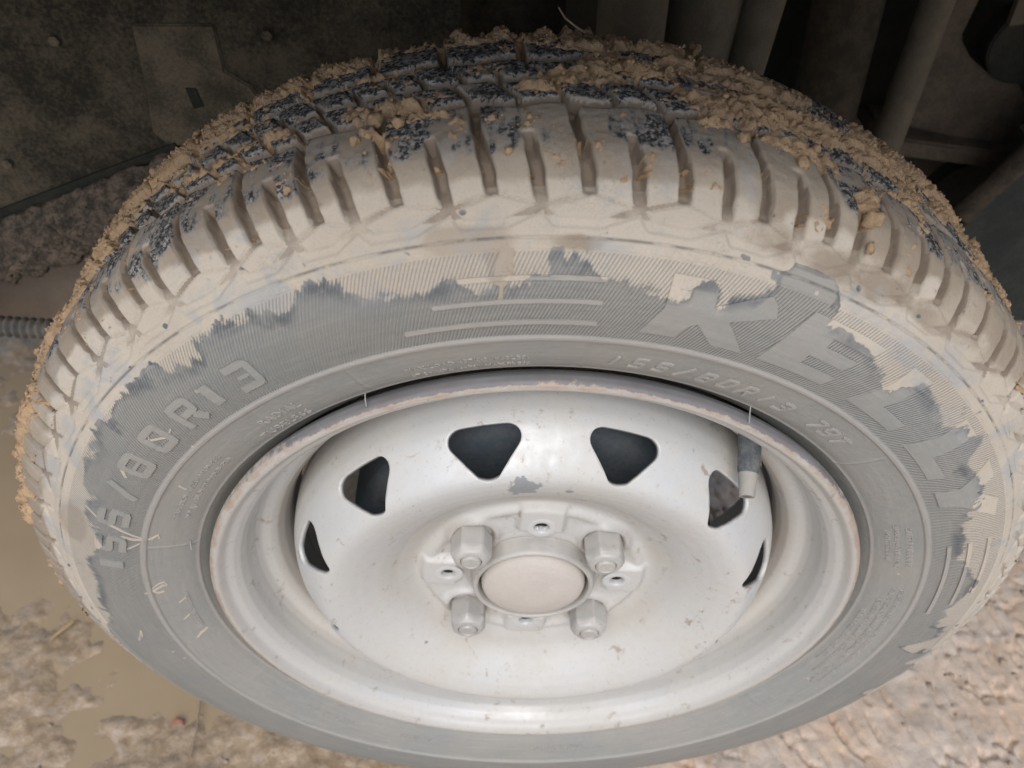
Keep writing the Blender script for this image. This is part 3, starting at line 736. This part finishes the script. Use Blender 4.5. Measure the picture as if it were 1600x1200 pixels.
# ---- steel rim
def lathe(name, pr, mat, parent, nth=360, attrs=None, refine=1.0, yfun=None):
    pr = np.array(pr, float); d = np.r_[0, np.cumsum(np.linalg.norm(np.diff(pr, axis=0), axis=1))]
    ss = np.unique(np.r_[np.arange(0, d[-1], refine), d[-1]])
    # smooth interpolation
    fine = np.arange(0, d[-1] + .1, .1); R = np.interp(fine, d, pr[:, 0]); Y = np.interp(fine, d, pr[:, 1])
    k = np.hanning(19); k /= k.sum()
    R = np.convolve(np.pad(R, 9, mode='reflect', reflect_type='odd'), k, 'valid'); Y = np.convolve(np.pad(Y, 9, mode='reflect', reflect_type='odd'), k, 'valid')
    R = np.interp(ss, fine, R); Y = np.interp(ss, fine, Y)
    th = np.linspace(0, 360, nth, endpoint=False); T, _ = np.meshgrid(th, ss); a = np.radians(T)
    RR = np.repeat(R[:, None], nth, 1); YY = np.repeat(Y[:, None], nth, 1)
    if yfun is not None: RR, YY = yfun(T, RR, YY)
    P = np.stack([RR * np.sin(a), YY, RR * np.cos(a) + 285], -1).reshape(-1, 3) / 1000
    F = grid_faces(len(ss), nth, True)
    at = {k_: f(T, RR, YY).ravel() for k_, f in (attrs or {}).items()}
    o = mesh_obj(name, P, F, mat, parent, True, at)
    bm = bmesh.new(); bm.from_mesh(o.data); bm.normal_update(); bm.to_mesh(o.data); bm.free()
    return o
Z0 = lambda T, R, Y: 0 * R
def nx(T, k, sd): return fbm(np.cos(np.radians(T)) * k + 9, np.sin(np.radians(T)) * k + 9, sd, 3)
rim = lathe('rim', [(168, 12), (174, 12), (178, 9), (181, 5), (182, 1.5), (181.4, -1.8), (179.3, -3.5), (177, -3.3), (175.3, -1.5), (173.5, 1.2), (170, 3.5), (167, 7), (165, 12), (163.8, 18), (162.3, 23), (159.5, 26.2), (155, 28), (151, 31), (148, 36), (146.2, 42), (145.5, 50), (145.2, 78), (148, 86), (156, 92), (164, 98), (166, 120), (172, 127), (181, 129)], M_RIM, wheel, 540,
            dict(rust=lambda T, R, Y: .8 * sst(R, 176.5, 180) * (.55 + .9 * nx(T, 3, 5)) * sst(-Y, -4, 1) + .12,
                 grime=lambda T, R, Y: .85 * sst(R, 178.0, 181.5) * sst(np.cos(np.radians(T)), .1, .9) * (.5 + nx(T, 2, 8)),
                 dust=lambda T, R, Y: .45 * sst(Y, 24, 34) + .4 * sst(-Y, -3, 2), brown=lambda T, R, Y: .62 * sst(Y, 27, 33) + .32 * sst(-Y, -1, 3) + .22 * np.exp(-((Y - 24) / 2.5) ** 2)), .9)
rim['label'] = 'rim barrel with rust along its rolled lip'
# disc with vents
DP = np.array([(26, 24), (30, 23.2), (34, 22), (42, 20), (56, 20), (66, 20.5), (69, 20.2), (72, 19), (80, 15), (90, 7), (98, 1.5), (105, -2.2), (111, -4.2), (116, -5), (120, -4.2), (124, -1.2), (128, 3.2), (132, 8.2), (136, 14.5), (139, 21), (141.4, 29), (142.6, 38), (143, 50)], float)
dS = np.r_[0, np.cumsum(np.linalg.norm(np.diff(DP, axis=0), axis=1))]
_df = np.arange(0, dS[-1] + .1, .2); _kk = np.hanning(25); _kk /= _kk.sum()
_dR = np.convolve(np.pad(np.interp(_df, dS, DP[:, 0]), 12, mode='reflect', reflect_type='odd'), _kk, 'valid')
_dY = np.convolve(np.pad(np.interp(_df, dS, DP[:, 1]), 12, mode='reflect', reflect_type='odd'), _kk, 'valid')
HOLES = [2 + 90 * k for k in range(4)]; NUTS = [47 + 90 * k for k in range(4)]
def disc_pt(th, s, off=0.0):
    R = np.interp(s, _df, _dR); Y = np.interp(s, _df, _dY)
    x = R * np.sin(np.radians(th)); z = R * np.cos(np.radians(th))
    # raised lobes between the nuts, sunk seats round the nuts
    lift = 0
    pad = 1 - sst(R, 63.5, 68.5)
    lobe = np.zeros_like(R)
    for hth in HOLES:
        dx = np.abs(R * np.sin(np.radians(th - hth))); fr = R * np.cos(np.radians(th - hth))
        lobe = np.maximum(lobe, (1 - sst(dx, 10.5, 15.5)) * sst(fr, 41, 47))
    # thin raised rim joining the lobes on the outside
    lobe = np.maximum(lobe, .55 * np.exp(-((R - 62) / 4.0) ** 2))
    Y = Y - 4.6 * lobe * pad
    for nth_ in NUTS:
        nx_, nz_ = 52 * math.sin(math.radians(nth_)), 52 * math.cos(math.radians(nth_))
        dn = np.hypot(x - nx_, z - nz_)
        Y = Y - 3.0 * np.exp(-((dn - 13.0) / 2.6) ** 2) * (1 - .3 * lobe) + 2.2 * (1 - sst(dn, 9, 12.5))
    Y = Y - 3.2 * np.exp(-((R - 37.5) / 2.2) ** 2) * 0.8
    Y = Y + off
    return np.stack([x, Y, z], -1)
sA = float(np.interp(100, _dR[:], _df[:])); sB = float(np.interp(39.8, _dY[600:], _df[600:]))
idx136 = np.argmax(_dR > 136.7); s_out = _df[idx136]; idx118 = np.argmax(_dR > 117.2); s_in = _df[idx118]
nseg = 12; VC0 = 16.3
NB = 96
def vent_boundary():
    """rounded triangle by convex hull of three circles, in (x mm, s mm) round the vent middle"""
    r = 7.0; sm = (s_in + s_out) / 2
    cs_ = [(-10.6, s_out - r), (10.6, s_out - r), (0, s_in + r + .6)]
    def inside(x, y):
        # distance to triangle of centres <= r
        best = 1e9; ins = True; n = 3; sgn = []
        for i in range(n):
            a, b = cs_[i], cs_[(i + 1) % n]
            t = max(0, min(1, ((x - a[0]) * (b[0] - a[0]) + (y - a[1]) * (b[1] - a[1])) / ((b[0] - a[0]) ** 2 + (b[1] - a[1]) ** 2)))
            best = min(best, math.hypot(x - a[0] - t * (b[0] - a[0]), y - a[1] - t * (b[1] - a[1])))
            sgn.append((b[0] - a[0]) * (y - a[1]) - (b[1] - a[1]) * (x - a[0]) > 0)
        return best <= r or len(set(sgn)) == 1
    return inside, sm + 1.5
inside, smid = vent_boundary()
s0p, s1p = s_in - 5.5, s_out + 4.0                        # patch in s
half = 15.0                                               # degrees
per = NB // 8
def rect_pts():
    pts = []
    for i in range(3 * per): pts.append((-half + 2 * half * i / (3 * per), s0p))
    for i in range(per): pts.append((half, s0p + (s1p - s0p) * i / per))
    for i in range(3 * per): pts.append((half - 2 * half * i / (3 * per), s1p))
    for i in range(per): pts.append((-half, s1p - (s1p - s0p) * i / per))
    return pts
RP = rect_pts()
HP = []
for (tx, sy) in RP:
    dx, dy = math.radians(tx) * 128, sy - smid
    lo, hi = 0.0, 1.0
    for _ in range(30):
        md = (lo + hi) / 2
        if inside(dx * md, smid + dy * md): lo = md
        else: hi = md
    HP.append((math.degrees(dx * lo / 128), smid + dy * lo))
rings = 9
Vt = []; Vs_ = []; Fd = []; rimloop = []
thN = np.arange(0, 360, 30 / (3 * per)) ; 
def add_grid(svals):
    base = len(Vt); n = len(thN)
    for s in svals:
        for t in thN: Vt.append(t + VC0 - 15.0); Vs_.append(s)
    for f in grid_faces(len(svals), n, True): Fd.append(tuple(int(v) + base for v in f))
add_grid(np.linspace(0, s0p, 80))
add_grid(np.linspace(s1p, _df[-1], 22))
for kseg in range(nseg):
    base = len(Vt); tc_ = VC0 + 30 * kseg; n = len(RP)
    for r_ in range(rings):
        w_ = (r_ / (rings - 1)) ** 1.5 if r_ else 0
        for (h_, q_) in zip(HP, RP):
            Vt.append(tc_ + h_[0] + (q_[0] - h_[0]) * w_); Vs_.append(h_[1] + (q_[1] - h_[1]) * w_)
    for r_ in range(rings - 1):
        for i in range(n):
            a = base + r_ * n + i; b = base + r_ * n + (i + 1) % n
            Fd.append((a, b, b + n, a + n))
Vt = np.array(Vt); Vs_ = np.array(Vs_)
D3 = disc_pt(Vt, Vs_)
def build_disc():
    V = D3.copy(); V[:, 2] += 285; V /= 1000
    Rv = np.hypot(D3[:, 0], D3[:, 2])
    ang = np.degrees(np.arctan2(D3[:, 0], D3[:, 2]))
    du = .35 * np.exp(-((Rv - 80) / 14) ** 2) + .45 * sst(-D3[:, 2], -40, 60) + .15 * sst(Rv, 40, 60) * (1 - sst(Rv, 64, 90))
    dnn = np.min([np.hypot(D3[:, 0] - 52 * math.sin(math.radians(a_)), D3[:, 2] - 52 * math.cos(math.radians(a_))) for a_ in NUTS], 0)
    o = mesh_obj('rim_disc', V, Fd, M_DISC, rim, True, dict(dust=du, rust=.18 * (1 - sst(Rv, 70, 95)), grime=.0 * Rv, brown=.30 * np.exp(-((Rv - 76) / 9) ** 2) + .10 * (1 - sst(Rv, 60, 70)) + .35 * sst(Rv, 141, 143) + .55 * np.exp(-((dnn - 10) / 5) ** 2) + .45 * np.exp(-((Rv - 38) / 3) ** 2)))
    bm = bmesh.new(); bm.from_mesh(o.data)
    bmesh.ops.remove_doubles(bm, verts=bm.verts, dist=.00002)
    # bolt-circle holes
    bmesh.ops.recalc_face_normals(bm, faces=bm.faces)
    org = origin_of(o); kill = []
    for f in bm.faces:
        c = f.calc_center_median() + org
        for hth in HOLES:
            a = math.radians(hth)
            if math.hypot(c.x * 1000 - 50 * math.sin(a), (c.z * 1000 - 285) - 50 * math.cos(a)) < 5.2: kill.append(f)
    bmesh.ops.delete(bm, geom=list(set(kill)), context='FACES')
    if sum(f.normal.y for f in bm.faces) > 0: bmesh.ops.reverse_faces(bm, faces=bm.faces)
    bm.to_mesh(o.data); bm.free()
    md = o.modifiers.new('thickness', 'SOLIDIFY'); md.thickness = .0030; md.offset = -1; md.use_even_offset = False
    return o
disc = build_disc()
disc['label'] = 'dished silver disc with twelve rounded triangular vents'
# small drilled holes on the lobes: dark recessed cups with a chamfer
for hth in HOLES:
    a = math.radians(hth); c0 = Vector((50 * math.sin(a), 0, 50 * math.cos(a)))
    ysurf = float(disc_pt(np.array([hth]), np.array([np.interp(50, _dR[:400], _df[:400])]))[0, 1])
    hb = MB(); n = 28; V = []
    for (r, y) in ((8.6, ysurf + .25), (7.8, ysurf - .12), (5.6, ysurf - .2), (4.6, ysurf + .1), (4.1, ysurf + .9), (4.0, ysurf + 3.5)):
        for k in range(n): V.append((c0.x + r * math.cos(2 * math.pi * k / n), y, c0.z + r * math.sin(2 * math.pi * k / n)))
    hb.add(V, [tuple(int(x) for x in f) for f in grid_faces(6, n, True)])
    o = hb.build('bolt_hole', M_DISC, rim)
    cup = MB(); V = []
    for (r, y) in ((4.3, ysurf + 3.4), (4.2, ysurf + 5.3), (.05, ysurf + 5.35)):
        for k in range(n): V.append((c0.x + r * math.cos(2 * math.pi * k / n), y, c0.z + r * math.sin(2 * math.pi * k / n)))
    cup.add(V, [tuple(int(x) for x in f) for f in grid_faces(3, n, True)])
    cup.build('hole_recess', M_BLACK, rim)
# nuts
def nut(th, tilt=0):
    a = math.radians(th); cx, cz = 52.5 * math.sin(a), 52.5 * math.cos(a)
    V = []; n = 48; rows = []
    def hexr(q, af):                                      # radius of a hexagon with across-flats af
        q = (q + tilt) % (math.pi / 3) - math.pi / 6; return af / 2 / math.cos(q)
    prof_n = [(11.8, 22.5, 0), (11.2, 20.5, 0), (10.2, 18.8, 0), (9.9, 18.0, 0), (1, 17.6, 1), (1, 5.6, 1), (.97, 4.0, .75), (.90, 2.2, .35), (8.4, 1.0, 0), (6.9, .6, 0), (6.1, .5, 0), (5.8, 1.3, 0)]
    for (r, y, hx) in prof_n:
        for k in range(n):
            q = 2 * math.pi * k / n
            rr = (hexr(q, 20.4) * hx + 10.5 * (1 - hx)) * r if hx > 0 else r
            V.append((cx + rr * math.cos(q), y, cz + rr * math.sin(q)))
    F = [tuple(int(x) for x in f) for f in grid_faces(len(prof_n), n, True)]
    mb = MB(); mb.add(V, F); o = mb.build('lug_nut', M_NUT, wheel, False)
    st = MB(); V = []
    for (r, y) in ((5.7, 3), (5.5, .2), (4.9, -.7), (4.2, -.9), (3.9, -.4), (.05, -.3)):
        for k in range(32): V.append((cx + r * math.cos(2 * math.pi * k / 32), y, cz + r * math.sin(2 * math.pi * k / 32)))
    st.add(V, [tuple(int(x) for x in f) for f in grid_faces(6, 32, True)])
    st.build('stud', M_NUT, o)
for k, th in enumerate(NUTS): nut(th - 1.0, (.2, .75, .45, .05)[k])
# centre: hub tube and cap
lathe('hub_ring', [(40, 22), (37.6, 20.5), (36.6, 18), (36.2, 14), (35.6, 10.2), (35.0, 8.9), (34.2, 8.5), (33, 8.6), (32.4, 9.4), (32.0, 12), (31.8, 22)], M_NUT, wheel, 160, None, .5)
lathe('hub_cap', [(30.8, 22), (30.6, 14), (30.3, 11), (29.0, 8.6), (26.5, 7.0), (22, 5.4), (15, 4.1), (8, 3.4), (.1, 3.2)], M_CAP, wheel, 128, None, .8)
# valve
def pol(R, th, y): return (R * math.sin(math.radians(th)), y, R * math.cos(math.radians(th)))
A0 = Vector(pol(157.5, 41.8, 32)); A1 = Vector(pol(143.0, 44.6, 0.5)); D_ = (A1 - A0)
vm = MB(); vm.tube([A0 - D_ * .1, A0 + D_ * .02, A0 + D_ * .10, A0 + D_ * .62, A0 + D_ * .66, A0 + D_ * .68], [8, 7.6, 6.0, 5.4, 5.0, 4.0], 28)
val = vm.build('valve_stem', M_VALVE, wheel)
vc = MB(); vc.tube([A0 + D_ * .64, A0 + D_ * .80, A0 + D_ * .97, A0 + D_ * 1.0, A0 + D_ * 1.0, A0 + D_ * .93], [4.9, 4.4, 4.1, 3.8, 2.5, 2.4], 28)
vc.build('valve_tip', M_BRASS, val)
vp = MB(); vp.tube([A0 + D_ * .9, A0 + D_ * .985], [1.2, .9], 12); vp.build('valve_pin', M_BRASS, val)
# brake drum seen through the vents
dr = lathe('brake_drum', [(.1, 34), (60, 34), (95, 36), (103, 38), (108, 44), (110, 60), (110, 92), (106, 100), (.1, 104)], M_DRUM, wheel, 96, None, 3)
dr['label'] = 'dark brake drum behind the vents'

# ------------------------------------------------------------------ car body round the wheel
car = tag(empty('parked_car', (0, .3, 0)), 'underside and wheel arch of the raised car behind the wheel, dark and mud sprayed', 'car')
b = MB(); b.prism([(-520, 20), (-382, 74), (-243, 129), (-150, 140), (-53, 160), (-53, 330), (-520, 330)], 258, 264); b.build('inner_wing_panel', M_WING, car)
b = MB(); b.prism([(-251, 217), (-201, 219), (-200, 190), (-185, 180), (-176, 160), (-200, 148), (-246, 134), (-256, 145), (-252, 184)], 256.0, 259.5)
b.build('reinforcement_plate', M_WING2, car, bevel=1.2)
b = MB(); b.prism([(-227, 178), (-220.5, 178), (-218, 166), (-224.5, 164)], 255.0, 256.5); b.build('slot_hole', M_BLACK, car)
for (bx_, bz_) in ((-170, 214), (-360, 118), (-300, 205)):
    b = MB(); b.tube([(bx_, 259, bz_), (bx_, 254.5, bz_)], 3.4, 6); b.build('panel_bolt', M_WING2, car)
# caked flange: displaced slab
gx = np.linspace(0, 1, 150); gz = np.linspace(0, 1, 60); GX, GZ = np.meshgrid(gx, gz)
X = -560 + GX * 330; ztop = 15 + (X + 510) * .437; zbot = -2 + (X + 470) * .44 + (fbm(X / 14, X * 0, 5, 3) - .5) * 16
Zg = ztop + (zbot - ztop) * GZ; Yg = 252 - 20 * np.sin(GZ * math.pi * .6) + (fbm(X / 12, Zg / 5, 9, 4) - .5) * 7
Pg = np.stack([X, Yg, Zg + 285], -1).reshape(-1, 3) / 1000
o = mesh_obj('mud_caked_flange', Pg, grid_faces(60, 150), M_FLANGE, car, True)
md = o.modifiers.new('t', 'SOLIDIFY'); md.thickness = .006
b = MB(); b.prism([(-620, -110), (-397, -64), (-300, 40), (-270, 120), (-620, 40)], 300, 312); b.build('sill_panel', M_SILL, car, bevel=2)
b = MB(); b.prism([(-560, 4), (-382, 80), (-243, 139), (-240, 134), (-380, 74), (-560, -2)], 254, 257); b.build('crease_shadow_strip', M_BLACK, car)  # dark strip added as the crease shadow above the flange, not a part
# corrugated hose
h = MB(); pts = []; rr = []
for i in range(0, 150):
    x = -500 + i * 1.25; pts.append((x, 262, -35 - (x + 455) * .045)); rr.append(7.2 + 1.6 * (1 if (i % 5) in (0, 1) else (-.6 if (i % 5) == 3 else .2)))
h.tube(pts, rr, 20); h.build('corrugated_hose', M_HOSE, car)
# suspension
b = MB(); b.tube([(-22, 330, 340), (-22, 330, 90)], 38, 40); b.build('spring_strut', M_TUBED, car)
b = MB(); b.tube([(46, 262, 330), (50, 262, 245), (56, 262, 100)], 21, 40); b.build('shock_absorber', M_TUBE, car)
b = MB(); b.tube([(100, 292, 340), (96, 292, 120)], 26, 32); b.tube([(139, 284, 330), (134, 284, 236), (128, 284, 120)], 14, 32); b.build('upright_arm', M_TUBE, car)
b = MB(); b.tube([(222, 420, 420), (262, 420, -40)], 27, 40); b.build('dark_strut', M_TUBED, car)
b = MB(); b.tube([(247, 300, 320), (251, 300, 236), (254, 300, 130), (256, 300, 60)], 10.5, 32); b.build('tie_rod', M_TUBE, car)
b = MB(); b.prism([(300, 290), (338, 290), (332, 200), (330, 172), (345, 156), (365, 144), (392, 138), (410, 118), (412, 84), (396, 80), (306, 98), (290, 120)], 398, 408)
b.build('chassis_plate', M_BROWN, car, bevel=2)
b = MB(); b.tube([(384, 396, 168), (384, 420, 168)], 30, 40); o = b.build('bushing', M_BLACK, car, bevel=1.5)
b = MB(); b.tube([(392, 390, 160), (392, 397, 160)], 4, 6); b.build('bolt', M_BROWN, car)
b = MB(); b.prism([(350, 215), (520, 240), (520, 225), (352, 190)], 380, 386); b.build('brace_strip', M_TUBE, car)
b = MB(); b.prism([(292, 96), (420, 84), (440, 78), (440, 66), (300, 80), (286, 86)], 380, 440); b.build('ledge', M_BROWN, car, bevel=2)
b = MB(); b.tube([(432, 330, 215), (352, 330, 56), (316, 330, -20)], 9, 24); b.build('pipe', M_TUBED, car)
b = MB(); b.prism([(440, 212), (360, 52), (325, -20), (380, -60), (620, -60), (620, 230)], 338, 352); b.build('splash_guard', simple('dark_green_guard', (0.022, 0.028, 0.026), (0.045, 0.048, 0.042), .8, 40), car)
b = MB(); b.tube([(420, 430, 6), (420, 448, 6)], 42, 32); b.build('hub_boss', M_BLACK, car)
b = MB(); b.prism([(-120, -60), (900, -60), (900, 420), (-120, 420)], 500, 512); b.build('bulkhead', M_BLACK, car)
b = MB(); b.prism([(255, -60), (560, -60), (560, 60), (450, 58), (300, 62), (262, 56)], 486, 499); b.build('muddy_crossmember', M_BROWN, car)
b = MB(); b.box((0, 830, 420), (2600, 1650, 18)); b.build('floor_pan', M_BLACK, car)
b = MB(); b.box((0, -66, 690), (2600, 10, 636)); b.box((0, -25, 379), (2600, 74, 8)); b.build('wing_sky_blocker', M_BODY, car)  # unseen wing and arch lip, set low to keep sky off the tread

# ------------------------------------------------------------------ ground
def axis(lo, hi, flo, fhi, f, c):
    a = [flo]; st = f
    while a[-1] > lo: st = min(st * 1.12, c); a.append(a[-1] - st)
    b_ = list(np.arange(flo, fhi, f)); e = [fhi]; st = f
    while e[-1] < hi: st = min(st * 1.12, c); e.append(e[-1] + st)
    return np.array(a[::-1][:-1] + b_ + e)
gxs = axis(-8, 8, -.62, .62, .0021, .25); gys = axis(-4, 8, -.06, .52, .0024, .25)
GX, GY = np.meshgrid(gxs, gys)
def ground_h(x, y):
    X, Y = x * 1000, y * 1000
    right = sst(X, -110, 40)
    n1 = fbm(X / 90, Y / 90, 101, 4); n2 = fbm(X / 22, Y / 22, 111, 4); n3 = fbm(X / 7, Y / 7, 121, 3)
    rid = 1 - np.abs(2 * fbm(X / 30, Y / 30, 131, 3) - 1) * 2.2
    left = (n1 - .5) * 16 + (n2 - .5) * 10 + (n3 - .5) * 1.4 + .6
    pud = np.exp(-(((X + 470) / 170) ** 4 + ((Y - 262) / 78) ** 4)); left = left - 12 * pud
    p2 = np.exp(-(((X + 310) / 70) ** 2 + ((Y - 85) / 40) ** 2)); left = left - 5 * p2
    # tread prints pressed into the drier mud on the right
    wx = X + 14 * (n1 - .5) * 2 + .18 * Y; wy = Y + 12 * (n2 - .5)
    row = np.floor(wy / 34); lat = np.abs(((wx + row * 9) / 15.5) % 1 - .5) * 2
    rg = np.abs((wy / 34) % 1 - .5) * 2
    pr_ = 3.4 * sst(lat, .72, .86) * (1 - sst(rg, .72, .9)) * sst(n2, .3, .55)
    dry = 9 + (n1 - .5) * 17 + (n2 - .5) * 4.5 + (n3 - .5) * .6 + 1.2 * np.clip(rid, 0, 1) - pr_
    c1 = np.abs(fbm(wx / 34, wy / 60, 141, 3) - .5); c2 = np.abs(fbm(wx / 18, wy / 26, 151, 2) - .5)
    dry = dry - 6.0 * (1 - sst(c1, .004, .028)) * sst(n2, .35, .6) - 1.5 * (1 - sst(c2, .005, .04)) * sst(n1, .4, .6)
    h = left * (1 - right) + dry * right
    h = h - 9 * np.exp(-((X / 95) ** 4 + ((Y - 66) / 80) ** 4))       # pressed down under the tyre
    far = sst(np.hypot(X, Y - 200), 900, 1800)
    return (h * (1 - far) + (4 + (n1 - .5) * 30) * far) / 1000
GZ = ground_h(GX, GY)
P_ = np.stack([GX, GY, GZ], -1).reshape(-1, 3)
q = N('wet_mud_ground'); Pn = q.pos(); sx = q.new('ShaderNodeSeparateXYZ'); q.set(sx.inputs[0], Pn)
n1 = q.noise(Pn, 12, 5); n2 = q.noise(Pn, 120, 5, .65); n3 = q.noise(Pn, 700, 3, .7)
dryf = q.ramp(q.math('ADD', sx.outputs[0], q.math('MULTIPLY', q.math('SUBTRACT', n1, .5), .25)), -.10, .10)
wet = q.mix(q.ramp(n2, .38, .62), (0.33, 0.245, 0.16), (0.42, 0.33, 0.235))
dry = q.mix(q.ramp(n1, .42, .60), (0.60, 0.50, 0.415), (0.60, 0.455, 0.335))
dry = q.mix(q.ramp(n2, .44, .62), dry, (0.53, 0.43, 0.345))
wet = q.mix(q.math('MULTIPLY', q.ramp(q.noise(Pn, 45, 4, .6, .8), .54, .64), .65), wet, (0.46, 0.38, 0.31))
dry = q.mix(q.math('MULTIPLY', q.ramp(q.noise(Pn, 16, 3, .5, 1.0), .50, .60), .6), dry, (0.55, 0.49, 0.43))
col = q.mix(dryf, wet, dry); col = q.mix(q.math('MULTIPLY', q.ramp(n3, .48, .72), .2), col, (0.2, 0.15, 0.10))
rg = q.math('ADD', q.math('MULTIPLY', dryf, .45), q.math('ADD', .16, q.math('MULTIPLY', n2, .22)))
M_GROUND = q.out(col, rg, None, q.bump(q.math('ADD', n2, q.math('MULTIPLY', n3, .3)), .0022, .7), .5)
tag(mesh_obj('ground', P_, grid_faces(*GX.shape), M_GROUND, None, True), kind='structure')
q = N('muddy_water'); Pn = q.pos(); n = q.noise(Pn, 20, 3)
M_WATER = q.out(q.mix(n, (0.35, 0.27, 0.175), (0.42, 0.33, 0.225)), .08, None, q.bump(q.noise(Pn, 60, 2), .0006, .25), .5)
wx_ = np.linspace(-1.1, -.03, 30); wy_ = np.linspace(-.3, .9, 30); WX, WY = np.meshgrid(wx_, wy_)
tag(mesh_obj('puddle', np.stack([WX, WY, 0 * WX - .0012], -1).reshape(-1, 3), grid_faces(30, 30), M_WATER, None, True), kind='structure')
# clods on the ground
cen = []; rad = []
M_CLOD = simple('damp_mud_clods', (0.32, 0.245, 0.17), (0.44, 0.35, 0.27), .7, 60, .002, .4)
for k in range(500):
    x = rng.uniform(-.62, .62); y = rng.uniform(-.05, .42)
    if abs(x) < .1 and 0 < y < .14: continue
    if x < 0 and rng.random() < .45: continue
    r = min(.007, .0013 * math.exp(rng.normal() * .6))
    cen.append((x, y, float(ground_h(np.array([x]), np.array([y]))[0]) + r * .2)); rad.append(r)
v, f = clods(np.array(cen), rad)
tag(mesh_obj('mud_clods', v, f, M_CLOD, None, True), 'small crumbs of mud scattered over the wet ground', 'mud', kind='stuff')
def on_ground(x, y): return float(ground_h(np.array([x]), np.array([y]))[0])
st = MB(); z = on_ground(-.405, .125) * 1000 - 285 + 4
st.tube([(-413, 118, z), (-404, 127, z + 2), (-398, 134, z + 3)], 1.4, 6); tag(st.build('straw', M_STRAW), 'short yellow straw lying on the wet mud left of the tyre', 'straw')
z = on_ground(-.283, .045) * 1000 - 285 + 3
st = MB(); st.tube([(-287, 44, z), (-283, 47, z + 2), (-278, 46, z + 1), (-276, 43, z)], [.9, 2.0, 1.9, .8], 6); tag(st.build('red_scrap', M_RED), 'tiny red scrap pressed into the mud below the tyre on the left', 'scrap')
st = MB(); st.tube([(-268, 70, z + 2), (-263, 40, z + 5), (-262, 15, z + 4)], .9, 6); tag(st.build('twig', M_TWIG), 'thin brown twig lying on the wet mud beside the red scrap', 'twig')
